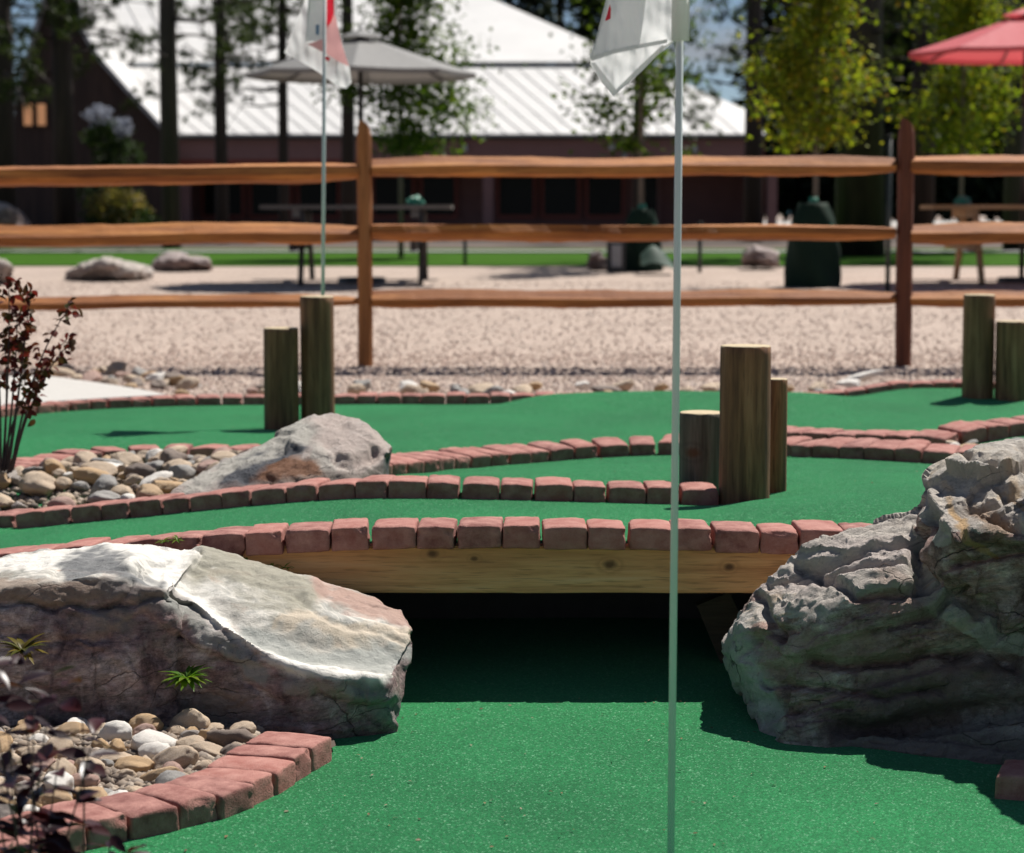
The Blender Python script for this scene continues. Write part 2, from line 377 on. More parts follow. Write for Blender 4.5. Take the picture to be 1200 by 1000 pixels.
# ------------------------------------------------------------------ brick rows: (px, py of the front top edge, depth)
ROWS = {
 'A': [(-150, 512, 8.6), (-70, 494, 9.2), (0, 478, 9.75), (60, 472.5, 10.05), (130, 468, 10.3), (220, 465, 10.45), (300, 464, 10.5), (450, 463, 10.5), (590, 462.5, 10.5),
       (760, 461.5, 10.5), (900, 462, 10.5), (960, 461, 10.5), (1000, 457.5, 10.5), (1030, 452, 10.5), (1060, 448, 10.5), (1120, 447.5, 10.5), (1230, 448, 10.5)],
 'B': [(440, 545, 7.2), (505, 538, 7.5), (560, 533, 7.75), (637, 527, 8.0), (700, 522, 8.12), (780, 518.5, 8.14), (850, 518.5, 8.04), (915, 519.5, 7.92), (960, 521, 7.8),
       (1050, 525, 7.65), (1150, 531, 7.55), (1260, 538, 7.4)],
 'B1': [(880, 503.5, 8.35), (930, 506, 8.25), (1010, 508.5, 8.12), (1100, 511, 7.98), (1120, 508.5, 7.98), (1145, 502, 8.02), (1170, 497, 8.06), (1260, 490, 8.2)],
 'C': [(-60, 560, 7.2), (-20, 553, 7.4), (20, 546, 7.6), (64, 539, 7.85), (99, 531, 8.0), (136, 527, 8.1), (200, 524.5, 8.15), (272, 525, 8.1), (330, 529, 7.9)],
 'D': [(-120, 615, 6.95), (-30, 605, 6.85), (25, 600.5, 6.8), (105, 592, 6.7), (195, 583.5, 6.6), (280, 574.5, 6.5), (372, 567, 6.44), (420, 564, 6.42), (480, 564, 6.4), (600, 566, 6.4),
       (700, 568.5, 6.4), (800, 571, 6.4), (846, 572.5, 6.4)],
 'E': [(-200, 668, 5.75), (-60, 655, 5.65), (20, 647, 5.6), (70, 642, 5.58), (125, 636, 5.55), (175, 631, 5.5), (222, 628, 5.48), (275, 625, 5.46), (350, 620, 5.45), (450, 616.5, 5.45),
       (600, 616, 5.45), (750, 617, 5.45), (900, 620.5, 5.45), (1000, 622, 5.45), (1070, 623, 5.45)],
}
RP = {k: [P(*p) for p in v] for k, v in ROWS.items()}
RP['N'] = [PZ(px, py, -.228) for px, py in ((390, 862), (372, 872), (353, 883), (335, 896), (308, 909), (277, 923), (230, 935), (183, 946), (130, 957), (80, 970), (20, 987), (-40, 1006), (-110, 1030))]
RP['K'] = [PZ(px, py, -.228) for px, py in ((1166, 906), (1240, 912), (1330, 925))]

def resample(pts, step):
    out = [pts[0].copy()]; i = 0; cur = pts[0].copy(); acc = []
    segs = []
    for a, b in zip(pts, pts[1:]):
        for k in range(20): segs.append(a.lerp(b, k / 20))
    segs.append(pts[-1]); return segs
def smooth_path(pts):
    # Catmull-Rom through the points
    q = []
    P_ = [pts[0] * 2 - pts[1]] + list(pts) + [pts[-1] * 2 - pts[-2]]
    for i in range(1, len(P_) - 2):
        p0, p1, p2, p3 = P_[i - 1:i + 3]
        for k in range(16):
            t = k / 16
            q.append(.5 * ((2 * p1) + (p2 - p0) * t + (2 * p0 - 5 * p1 + 4 * p2 - p3) * t * t + (3 * p1 - p0 - 3 * p2 + p3) * t ** 3))
    q.append(pts[-1]); return q
SP = {k: smooth_path(v) for k, v in RP.items()}

# ------------------------------------------------------------------ upper turf: a smooth height surface through the measured bases
ctrl = []
hrow = {'A': .042, 'B': .045, 'B1': .05, 'C': .045, 'D': .048, 'E': .056}
for k in hrow:
    for i, p in enumerate(RP[k]):
        px = ROWS[k][i][0]; h = hrow[k]
        if k == 'A' and 640 < px < 980: h = .006
        if k == 'A' and px >= 1000: h = .03
        off = -.02 if k in 'ABDE' else .04
        ctrl.append((p.x, p.y + off, p.z - h))
        if k in ('D', 'E', 'B'): ctrl.append((p.x, p.y + .17, p.z - h))
for t in ((330, 503, 9.4), (250, 503, 9.3), (100, 505, 9.0), (560, 480, 10.0), (480, 500, 9.2), (620, 492, 9.4), (700, 474, 10.0), (800, 476, 9.9), (900, 478, 9.85), (720, 504, 9.1), (850, 503, 9.1), (960, 499, 9.2),
          (1040, 488, 9.55), (1145, 467, 10.15), (1200, 470, 10.1), (1060, 465, 10.25), (873, 587, 6.34), (1000, 570, 6.6), (1000, 600, 5.9), (640, 550, 7.3), (520, 560, 6.9), (740, 545, 7.4), (1200, 560, 6.9)):
    p = P(*t); ctrl.append(tuple(p))
ctrl = np.array(ctrl)
def tps(c, lam=.004):
    n_ = len(c); d = np.hypot(c[:, None, 0] - c[None, :, 0], c[:, None, 1] - c[None, :, 1])
    K = np.where(d > 0, d * d * np.log(d + 1e-9), 0) + lam * np.eye(n_)
    Q = np.c_[np.ones(n_), c[:, :2]]
    A = np.block([[K, Q], [Q.T, np.zeros((3, 3))]])
    return np.linalg.solve(A, np.r_[c[:, 2], 0, 0, 0])
W = tps(ctrl)
def turf_z(x, y):
    x = np.asarray(x, float); y = np.asarray(y, float)
    d = np.hypot(x[..., None] - ctrl[:, 0], y[..., None] - ctrl[:, 1])
    K = np.where(d > 0, d * d * np.log(d + 1e-9), 0)
    z = K @ W[:-3] + W[-3] + W[-2] * x + W[-1] * y
    sm = lambda t: np.clip(t, 0, 1) ** 2 * (3 - 2 * np.clip(t, 0, 1))
    z = z + .052 * sm((x + .22) / .42) * sm((1.75 - x) / .5) * np.exp(-((y - 10.0) / .29) ** 2)
    return np.clip(z, -.085, .2)
def row_y(k, x):
    q = SP[k]; o = sorted((p.x, p.y) for p in q)
    return float(np.interp(x, [a for a, _ in o], [b for _, b in o]))
NX, NY = 370, 200
X = np.linspace(-3.4, 3.6, NX); V = np.linspace(0, 1, NY)
E_y = np.array([row_y('E', x) + .07 for x in X]); A_y = np.array([row_y('A', x) + .06 for x in X])
GX = np.repeat(X[None, :], NY, 0); GY = E_y[None, :] * (1 - V[:, None]) + A_y[None, :] * V[:, None]
GZ = turf_z(GX, GY)
vs = np.c_[GX.ravel(), GY.ravel(), GZ.ravel()].tolist()
fs = [(j * NX + i, j * NX + i + 1, (j + 1) * NX + i + 1, (j + 1) * NX + i) for j in range(NY - 1) for i in range(NX - 1)]
tag(mesh_obj('upper_putting_green', vs, fs, M['turf'], smooth=True), kind='structure')

# lower putting green
lv, lf = [], []
for j in range(60):
    for i in range(50):
        x = -1.6 + i * .106; y = 2.2 + j * .072
        lv.append((x, y, -.28 + .004 * noise.noise(Vector((x * 2, y * 2, 0)))))
for j in range(59):
    for i in range(49): lf.append((j * 50 + i, j * 50 + i + 1, (j + 1) * 50 + i + 1, (j + 1) * 50 + i))
tag(mesh_obj('lower_putting_green', lv, lf, M['turf'], smooth=True), kind='structure')

# concrete slab at far left
sl_pts = [(-140, 436), (0, 441), (60, 441), (112, 448), (160, 455.5), (196, 462.5), (130, 466), (60, 470.5), (0, 475.5), (-70, 490), (-140, 505)]
tp = [PZ(px, py, .022) for px, py in sl_pts]
k = len(tp)
vs = tp + [p - Vector((0, 0, .09)) for p in tp]
tag(mesh_obj('concrete_path', vs, [tuple(range(k))] + [(i, i + k, (i + 1) % k + k, (i + 1) % k) for i in range(k)], M['concrete']), kind='structure')

# ------------------------------------------------------------------ bricks
def brick_mesh(W_, D_, H_, seed, r=.0065):
    bm = bmesh.new(); bmesh.ops.create_cube(bm, size=1)
    bmesh.ops.subdivide_edges(bm, edges=bm.edges[:], cuts=9, use_grid_fill=True)
    rnd = random.Random(seed); so_ = Vector((seed * 3.1, seed * 1.7, 0))
    taper = rnd.uniform(.0, .05); arch = rnd.uniform(.001, .005)
    for v in bm.verts:
        # denser sampling towards the edges
        c = Vector([math.copysign(.5 * (1 - (1 - abs(q) * 2) ** 1.6), q) for q in v.co])
        p = Vector((c.x * W_, c.y * D_, c.z * H_))
        h = Vector((W_ / 2, D_ / 2, H_ / 2))
        inn = Vector([max(-(h[i] - r), min(h[i] - r, p[i])) for i in range(3)])
        d = p - inn
        if d.length > 1e-7:
            p = inn + d.normalized() * min(r, d.length) if d.length > r else p
        if p.z > 0:
            p.z -= arch * (abs(p.x) / (W_ / 2)) ** 2.5 + arch * .6 * (abs(p.y) / (D_ / 2)) ** 3
        ed = sum(1 for i_ in range(3) if abs(p[i_]) > h[i_] - .012)
        if ed >= 2:
            ch = noise.noise(p * 34 + so_ * 2) - .24
            if ch > 0: p *= 1 - min(.10, ch * .26) * (1 if ed == 2 else 1.4)
        p.x *= 1 - taper * (p.z / H_ + .5)
        nz = noise.noise_vector(p * 28 + so_) * .0022 + noise.noise_vector(p * 90 + so_) * .0011
        v.co = p + nz + Vector((0, D_ / 2, -H_ / 2))
    me = bpy.data.meshes.new('brick'); bm.to_mesh(me); bm.free()
    me.polygons.foreach_set('use_smooth', [True] * len(me.polygons)); me.materials.append(M['brick']); return me
BIG = [brick_mesh(.106, .155, .066, s) for s in range(1, 6)]
SMALL = [brick_mesh(.090, .155, .066, s) for s in range(11, 16)]
rb = random.Random(3)
def lay_row(key, label, group, flip=False, hscale=1.0, tilt=0.0, gaps=(.002, .0068), skip=None, jit=1.0, start=0):
    q = SP[key]; s = [0]
    for a, b in zip(q, q[1:]): s.append(s[-1] + (b - a).length)
    def at(d):
        i = min(max(np.searchsorted(s, d) - 1, 0), len(q) - 2)
        t = (d - s[i]) / max(1e-6, s[i + 1] - s[i]); return q[i].lerp(q[i + 1], t), (q[i + 1] - q[i]).normalized()
    d = start; i = 0; objs = []
    while d < s[-1] - .05:
        big = i % 2 == 0; wid = .106 if big else .090
        p, t = at(d + wid / 2)
        rz = math.atan2(t.y, t.x)
        if flip: rz += math.pi
        px = 600 + (p.x) / (p.y) * F
        if not (skip and skip(px)):
            o = bpy.data.objects.new('brick', rb.choice(BIG if big else SMALL)); COL.objects.link(o)
            slope = math.atan2(t.z, math.hypot(t.x, t.y)) * (-1 if flip else 1)
            o.rotation_euler = (tilt + R(rb.uniform(-1.6, 1.6)) * jit, -slope + R(rb.uniform(-1.3, 1.3)) * jit, rz + R(rb.uniform(-2.2, 2.2)) * jit)
            n_ = Vector((-math.sin(rz), math.cos(rz), 0))
            o.location = p + n_ * rb.uniform(-.004, .004) * jit + Vector((0, 0, rb.uniform(-.002, .002) * jit))
            o.scale = (1, rb.uniform(.96, 1.03), hscale)
            tag(o, label, 'brick', group); objs.append(o)
        d += wid + (gaps[0] if big else gaps[1]) * rb.uniform(.7, 1.3); i += 1
    return objs
lay_row('E', 'tumbled red brick in the row along the edge of the timber footbridge', 'bricks along the timber footbridge edge', hscale=.88)
lay_row('D', 'tumbled red brick in the low divider row ending at the upright log cluster', 'bricks in the divider row behind the footbridge lane')
lay_row('B', 'tumbled red brick in the row curving from the flat boulder behind the log cluster', 'bricks in the row curving behind the log cluster', tilt=.10, gaps=(.002, .004), hscale=1.15)
lay_row('B1', 'tumbled red brick in the short back row meeting the rocks beside the big boulder', 'bricks in the short back row on the right', gaps=(.003, .005), hscale=1.2, tilt=.04)
lay_row('C', 'tumbled red brick in the curved row behind the river rock island', 'bricks in the row behind the river rock island', gaps=(.004, .008), hscale=1.1)
lay_row('A', 'weathered red brick in the long border row between putting green and gravel', 'bricks in the long border row by the gravel', gaps=(.003, .005))
lay_row('N', 'red brick in the curved border between river rocks and lower putting green', 'bricks in the curved border round the near river rocks', flip=True, gaps=(.002, .003), hscale=1.05, jit=.7)
lay_row('K', 'red brick in shadow at the foot of the big grey boulder', 'bricks at the foot of the big grey boulder', gaps=(.003, .004), hscale=1.05)

# ------------------------------------------------------------------ timber footbridge
bz = P(600, 641, 5.46).z
bridge = tag(empty('timber_footbridge', (.1, 5.6, -.29)), 'low timber footbridge with pale pine side beam over the dark underpass', 'footbridge')
bo = Vector((.1, 5.6, -.29))
def noisy_box(a, b, div, amp, seed):
    bm = bmesh.new(); bmesh.ops.create_cube(bm, size=1)
    ln = [b[i] - a[i] for i in range(3)]
    for ax in range(3):
        cuts = div[ax]
        if cuts: 
            ed = [e for e in bm.edges if abs((e.verts[0].co - e.verts[1].co).normalized()[ax]) > .9]
            bmesh.ops.subdivide_edges(bm, edges=ed, cuts=cuts, use_grid_fill=True)
    for v in bm.verts:
        p = Vector([a[i] + (v.co[i] + .5) * ln[i] for i in range(3)])
        v.co = p + noise.noise_vector(p * 6 + Vector((seed, 0, 0))) * amp
    bev = [e for e in bm.edges if len(e.link_faces) == 2 and e.calc_face_angle(0) > 1.2]
    bmesh.ops.bevel(bm, geom=bev, offset=.004, segments=2, affect='EDGES')
    vs = [v.co.copy() for v in bm.verts]; bm.verts.index_update(); fs = [tuple(v.index for v in f.verts) for f in bm.faces]; bm.free()
    return vs, fs
def part_box(name, a, b, mat, parent, base, div=(0, 0, 0), amp=0, seed=0, origin=None):
    vs, fs = noisy_box(a, b, div, amp, seed)
    org = Vector(origin) if origin else Vector([(a[i] + b[i]) / 2 for i in range(3)])
    o = mesh_obj(name, [v - org for v in vs], fs, mat, parent); o.location = org - Vector(base); return o
xl, xr = P(285, 660, 5.47).x, P(1010, 660, 5.47).x
part_box('beam', (xl, 5.47, bz - .113), (xr, 5.53, bz - .001), M['beam'], bridge, bo, (40, 0, 2), .002, 3, origin=(.0, 5.5, bz))
M['dark_wood'] = mat_wood('dark_wood', (.05, .035, .02), (.09, .065, .04), (.13, .10, .06), 'X')
M['deck_board'] = mat_wood('deck_board', (.09, .06, .03), (.16, .11, .06), (.22, .16, .09), 'X')
part_box('deck', (xl, 5.535, bz - .05), (xr, 6.44, bz - .022), M['deck_board'], bridge, bo)
for yj in (5.85, 6.2):
    part_box('joist', (xl, yj, bz - .14), (xr, yj + .04, bz - .052), M['dark_wood'], bridge, bo)
for xp, yp in ((-.62, 5.56), (.72, 5.56), (-.62, 6.3), (.72, 6.3)):
    part_box('post', (xp - .045, yp, -.29), (xp + .045, yp + .09, bz - .142), M['dark_wood'], bridge, bo)
mb = MB().bar(P(835, 700, 5.75), P(868, 780, 5.75), .05, .09); mb.v = [v - bo for v in mb.v]; mb.build('brace', M['dark_wood'], bridge)
M['block'] = mat_plain('added_wall', (.10, .09, .08), .95, var=.3, scale=12)
part_box('added_side_wall', (-3.4, 5.58, -.3), (-.72, 6.43, -.09), M['block'], bridge, bo)  # unseen side walls, added to keep daylight out of the underpass
part_box('added_side_wall', (.82, 5.58, -.3), (3.6, 6.43, -.09), M['block'], bridge, bo)
part_box('added_back_wall', (-.719, 6.38, -.3), (.819, 6.435, bz - .15), M['block'], bridge, bo)  # added wall closing the far end so the underpass stays dark

# ------------------------------------------------------------------ boulders
def chop(pts, seed, k, depth):
    rs = random.Random(seed); pts = [Vector(p) for p in pts]
    for _ in range(k):
        n_ = Vector((rs.gauss(0, 1), rs.gauss(-.4, 1), rs.gauss(.1, .8))).normalized()
        b2 = bmesh.new()
        for p in pts: b2.verts.new(p)
        bmesh.ops.convex_hull(b2, input=b2.verts[:])
        loose = [v for v in b2.verts if not v.link_faces]
        if loose: bmesh.ops.delete(b2, geom=loose, context='VERTS')
        dmax = max(v.co.dot(n_) for v in b2.verts) - rs.uniform(*depth)
        bmesh.ops.bisect_plane(b2, geom=b2.verts[:] + b2.edges[:] + b2.faces[:], plane_co=n_ * dmax, plane_no=n_, clear_outer=True)
        pts = [v.co.copy() for v in b2.verts]; b2.free()
    return pts
def hull_mesh(groups, voxel, chops=(14, .008, .04)):
    bm = bmesh.new()
    for gi, pts in enumerate(groups):
        pts = chop(pts, gi * 7 + len(pts), chops[0], chops[1:])
        b2 = bmesh.new()
        for p in pts: b2.verts.new(p)
        r = bmesh.ops.convex_hull(b2, input=b2.verts[:])
        junk = list({g for g in r['geom_interior'] + r['geom_unused'] if isinstance(g, bmesh.types.BMVert) and g.is_valid})
        if junk: bmesh.ops.delete(b2, geom=junk, context='VERTS')
        t = bpy.data.meshes.new('t'); b2.to_mesh(t); b2.free(); bm.from_mesh(t); bpy.data.meshes.remove(t)
    me = bpy.data.meshes.new('t'); bm.to_mesh(me); bm.free()
    o = bpy.data.objects.new('t', me); COL.objects.link(o)
    md = o.modifiers.new('r', 'REMESH'); md.mode = 'VOXEL'; md.voxel_size = voxel; md.adaptivity = 0
    dg = bpy.context.evaluated_depsgraph_get(); ev = o.evaluated_get(dg)
    out = bpy.data.meshes.new_from_object(ev); bpy.data.objects.remove(o); bpy.data.meshes.remove(me)
    return out
def ridged(p): 
    return 1 - abs(noise.noise(p)) * 2
def pix(p, nrm):
    d = p - CAM; z = d.y * math.cos(TH) - d.z * math.sin(TH); u = d.x / z; v = (d.y * math.sin(TH) + d.z * math.cos(TH)) / z
    return 600 + F * u, 500 - F * v, -nrm.dot(d.normalized())
def pline(x, y, line):
    best = 1e9
    for (ax, ay), (bx, by) in zip(line, line[1:]):
        dx, dy = bx - ax, by - ay; t = max(0, min(1, ((x - ax) * dx + (y - ay) * dy) / (dx * dx + dy * dy + 1e-9)))
        best = min(best, math.hypot(x - ax - dx * t, y - ay - dy * t))
    return best
def boulder(name, groups, voxel, mat, amp, strata, bed_dir, label, smooth_it=2, bed_lo=.45, grooves=(), tints=(), top_smooth=.0, sharp=.9, chops=(14, .008, .04)):
    me = hull_mesh(groups, voxel, chops)
    bm = bmesh.new(); bm.from_mesh(me)
    for _ in range(smooth_it): bmesh.ops.smooth_vert(bm, verts=bm.verts[:], factor=.5, use_axis_x=True, use_axis_y=True, use_axis_z=True)
    bm.normal_update()
    sd, sfreq, samp = strata; sd = Vector(sd).normalized(); t1 = sd.cross(Vector((0, 1, 0))).normalized(); t2 = sd.cross(t1); bd = Vector(bed_dir).normalized()
    mask = []; new = []; tint = []
    for v in bm.verts:
        p = v.co; nrm = v.normal
        warp = noise.noise_vector(p * 4.0) * .035
        q = p + warp
        bedness = max(0, min(1, (nrm.dot(bd) - bed_lo) / .35)); blk = 1 - top_smooth * bedness
        h = amp[0] * noise.noise(p * 3.6) + amp[2] * noise.fractal(p * 30, .9, 2.1, 5) * (.5 + .5 * blk)
        ws = Vector((q.dot(t1), q.dot(t2), q.dot(sd)))
        # ledges across the strata
        s = ws.z * sfreq + .7 * noise.noise(p * 2.3); fl = math.floor(s); fr = s - fl
        o1 = noise.noise(Vector((fl * 7.3, ws.x * 2.6, ws.y * 2.6))); o2 = noise.noise(Vector(((fl + 1) * 7.3, ws.x * 2.6, ws.y * 2.6)))
        tt = max(0, (fr - .9) / .1); tt = tt * tt * (3 - 2 * tt)
        h += samp * (o1 * (1 - tt) + o2 * tt) * 1.8 * blk
        # jointed blocks with tilted faces, two sizes, longer along the strata
        for fq, am in ((.55, 1.25), (1.5, .45), (3.6, .13)):
            g = Vector((ws.x * 4.2, ws.y * 5.0, ws.z * 8.5)) * fq + noise.noise_vector(p * 11 * fq) * .12
            cd_, cp_ = noise.voronoi(g)
            c0 = Vector(cp_[0]); r1 = noise.noise_vector(c0 * 5.7 + Vector((.3, .7, .1)))
            h += amp[1] * am * (1.5 * r1.x + .75 * r1.dot(g - c0)) * blk
        px, py, facing = pix(p, nrm)
        if facing > 0:
            wob = noise.noise_vector(p * 14) * 7 + noise.noise_vector(p * 40) * 3
            for (line, wd, dp) in grooves:
                dd = pline(px + wob.x, py + wob.z, line) / wd
                if dd < 2.5: h -= dp * math.exp(-dd * dd) * min(1, facing * 4)
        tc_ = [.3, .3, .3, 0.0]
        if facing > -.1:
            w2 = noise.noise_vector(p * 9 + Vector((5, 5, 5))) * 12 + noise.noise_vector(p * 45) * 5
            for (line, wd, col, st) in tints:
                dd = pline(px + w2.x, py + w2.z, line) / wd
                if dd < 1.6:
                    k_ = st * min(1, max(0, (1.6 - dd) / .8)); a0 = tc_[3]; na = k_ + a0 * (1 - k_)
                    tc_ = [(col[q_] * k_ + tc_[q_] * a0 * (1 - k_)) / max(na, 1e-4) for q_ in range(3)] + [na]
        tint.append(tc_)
        mask.append(max(0, min(1, (nrm.dot(bd) - bed_lo) / .35)))
        new.append(p + nrm * h)
    bm.verts.index_update()
    for _ in range(3): mask = [(mask[v.index] + sum(mask[e.other_vert(v).index] for e in v.link_edges)) / (1 + len(v.link_edges)) for v in bm.verts]
    for v, c in zip(bm.verts, new): v.co = c
    bmesh.ops.smooth_vert(bm, verts=bm.verts[:], factor=.18, use_axis_x=True, use_axis_y=True, use_axis_z=True)
    ctr = sum((v.co for v in bm.verts), Vector()) / len(bm.verts); ctr.z = min(v.co.z for v in bm.verts)
    for v in bm.verts: v.co -= ctr
    bm.normal_update()
    for e in bm.edges:
        if len(e.link_faces) == 2 and e.calc_face_angle(0) > sharp: e.smooth = False
    bm.to_mesh(me); bm.free()
    a = me.attributes.new('bed', 'FLOAT', 'POINT'); a.data.foreach_set('value', mask)
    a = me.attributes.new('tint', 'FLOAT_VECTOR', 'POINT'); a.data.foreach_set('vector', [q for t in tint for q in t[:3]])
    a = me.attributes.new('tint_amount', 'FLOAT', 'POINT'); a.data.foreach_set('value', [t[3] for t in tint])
    me.materials.clear(); me.materials.append(mat); me.polygons.foreach_set('use_smooth', [True] * len(me.polygons))
    o = bpy.data.objects.new(name, me); COL.objects.link(o); o.location = ctr
    return tag(o, label, 'boulder')
PT = lambda L_: [P(*t) for t in L_]
M['rockL'] = mat_boulder('banded_boulder', [(.09, .060, .062), (.25, .165, .16), (.37, .28, .26), (.58, .49, .46)], (0, R(10), R(30)), (.55, 2.6, 3.5),
                         [(.20, .195, .17), (.74, .70, .63), (.42, .41, .375), (.56, .41, .335)], (.20, .17, .15), .8, spk=.4, bscale=3.6, patch=(.32, .31, .27), bclean=.85, fine=.6)
gl1 = PT([(-170, 690, 5.3), (-60, 664, 5.33), (0, 655, 5.33), (75, 646, 5.36), (125, 639, 5.36), (175, 639, 5.36), (235, 648, 5.38), (-170, 730, 5.0), (0, 690, 5.02), (90, 672, 5.03), (165, 656, 5.08), (205, 690, 5.0), (0, 790, 4.95), (180, 790, 4.94)]) + \
      [Vector((-1.6, 5.4, -.31)), Vector((-.75, 5.42, -.31)), Vector((-1.6, 4.98, -.31)), Vector((-1.1, 4.97, -.31)), Vector((-.72, 4.96, -.31))]
gl2 = PT([(190, 643, 5.38), (240, 646, 5.42), (300, 662, 5.43), (365, 684, 5.42), (400, 699, 5.4), (450, 702, 5.36), (481, 723, 5.25), (489, 738, 5.16), (484, 770, 5.08), (476, 830, 5.02), (464, 864, 4.96), (440, 866, 4.92),
          (212, 705, 5.0), (262, 748, 4.93), (330, 788, 4.88), (400, 802, 4.87), (455, 802, 4.90), (420, 866, 4.90)]) + [Vector((-.75, 5.4, -.31)), Vector((-.35, 5.35, -.31)), Vector((-.28, 5.05, -.31)), Vector((-.30, 4.95, -.31)), Vector((-.45, 4.91, -.31)), Vector((-.7, 4.96, -.31))]
boulder('boulder', [gl1, gl2], .0056, M['rockL'], (.012, .009, .006), ((.45, .25, 1), 9, .012), (.15, -.2, 1),
        'low banded boulder with white streaked top and purple brown face before the footbridge', bed_lo=.52, top_smooth=.85, chops=(12, .005, .025),
        grooves=[([(185, 660), (235, 702), (300, 738), (370, 758), (440, 766), (482, 770)], 20, .034), ([(150, 648), (195, 664), (240, 712), (300, 757), (360, 785), (440, 797)], 8, -.010),
                 ([(235, 655), (300, 672), (360, 692)], 16, -.022), ([(355, 692), (400, 716), (470, 732)], 3, .006), ([(345, 708), (395, 730), (475, 746)], 3, .006), ([(375, 690), (420, 708), (480, 722)], 2.5, .005),
                 ([(70, 670), (120, 657), (185, 668)], 9, .012), ([(-20, 698), (40, 708), (95, 712), (160, 704), (215, 700)], 4, .018), ([(135, 706), (155, 676)], 3, .012), ([(205, 690), (235, 720), (300, 768)], 5, .010),
                 ([(185, 828), (240, 815), (275, 822)], 3, .010), ([(0, 740), (60, 752), (130, 745)], 4, .010), ([(110, 750), (105, 800), (125, 850)], 3, .010), ([(270, 760), (280, 800), (330, 830)], 4, .008), ([(370, 815), (420, 830), (465, 825)], 6, .012)],
        tints=[([(-40, 664), (60, 652), (130, 641), (190, 643), (235, 660)], 8, (.80, .77, .71), .95), ([(190, 655), (235, 700), (290, 742), (350, 772), (440, 788)], 13, (.80, .77, .71), .95),
               ([(245, 660), (300, 676), (355, 702)], 19, (.32, .30, .235), .9), ([(380, 692), (430, 708), (478, 728)], 12, (.42, .28, .23), .95), ([(330, 725), (400, 738), (470, 748)], 7, (.60, .50, .38), .8), ([(310, 745), (380, 770), (450, 778)], 4, (.45, .44, .40), .7), ([(250, 700), (330, 730), (400, 748)], 4, (.50, .47, .42), .7),
               ([(300, 735), (370, 755), (470, 765)], 12, (.38, .39, .36), .85), ([(78, 668), (120, 656), (190, 672)], 8, (.16, .165, .17), .9), ([(-20, 690), (60, 692), (120, 690)], 13, (.27, .20, .15), .8), ([(130, 690), (205, 695)], 14, (.20, .17, .155), .8),
               ([(200, 700), (250, 750), (310, 790)], 9, (.30, .31, .28), .7), ([(420, 812), (470, 835)], 14, (.20, .21, .20), .7), ([(340, 800), (400, 812)], 8, (.40, .37, .34), .6), ([(110, 735), (140, 728)], 14, (.27, .22, .18), .7), ([(230, 835), (280, 822)], 16, (.26, .20, .165), .7)])
M['rockR'] = mat_boulder('grey_boulder', [(.13, .075, .062), (.36, .245, .21), (.56, .435, .38), (.82, .71, .63)], (0, R(12), 0), (.7, 1.4, 3.2),
                         [(.26, .23, .21), (.66, .60, .53), (.46, .41, .365), (.62, .48, .33)], (.42, .24, .18), .9, spk=.3)
gr1 = PT([(1085, 570, 5.2), (1108, 548, 5.22), (1150, 533, 5.25), (1250, 520, 5.3), (1400, 540, 5.3), (1078, 612, 5.05), (1105, 655, 4.88), (1140, 630, 4.85), (1250, 620, 4.72), (1420, 600, 4.7), (1130, 690, 4.86), (1210, 740, 4.80), (1420, 780, 4.76)]) + \
      [Vector((1.0, 5.6, .0)), Vector((1.6, 5.6, .1)), Vector((1.0, 5.4, -.2))]
gr2 = PT([(864, 772, 5.06), (872, 735, 5.10), (889, 702, 5.14), (905, 676, 5.16), (960, 640, 5.18), (1040, 611, 5.18), (1092, 585, 5.2), (1180, 590, 5.15), (882, 770, 4.98), (955, 708, 4.95), (1050, 686, 4.93), (1000, 790, 4.90), (1150, 750, 4.84),
          (1010, 835, 4.90), (1210, 815, 4.80), (1400, 820, 4.80), (893, 866, 4.95), (935, 884, 4.86), (880, 825, 5.02)]) + [Vector((.50, 5.38, -.2)), Vector((.9, 5.42, -.2)), Vector((1.4, 5.4, -.2)), Vector((1.4, 5.4, .05))]
gr3 = PT([(893, 866, 4.97), (935, 876, 4.90), (1000, 890, 4.82), (1080, 903, 4.73), (1200, 920, 4.63), (1420, 940, 4.5), (1000, 860, 4.88), (1100, 852, 4.80), (1210, 850, 4.70), (1420, 850, 4.6)]) + \
      [Vector((.54, 4.97, -.31)), Vector((.71, 4.82, -.31)), Vector((.84, 4.72, -.31)), Vector((1.03, 4.60, -.31)), Vector((1.5, 4.45, -.31)), Vector((.6, 5.35, -.31)), Vector((1.5, 5.4, -.31)), Vector((1.3, 5.3, 0))]
gr4 = [Vector(p) for p in ((1.17, 5.0, .40), (1.19, 4.70, .44), (1.28, 4.60, .60), (1.34, 5.05, .52), (1.65, 4.65, .50), (1.7, 5.1, .5), (1.2, 4.62, .0), (1.25, 4.55, -.31), (1.75, 4.5, -.31), (1.75, 5.2, -.31), (1.3, 5.2, -.31))]
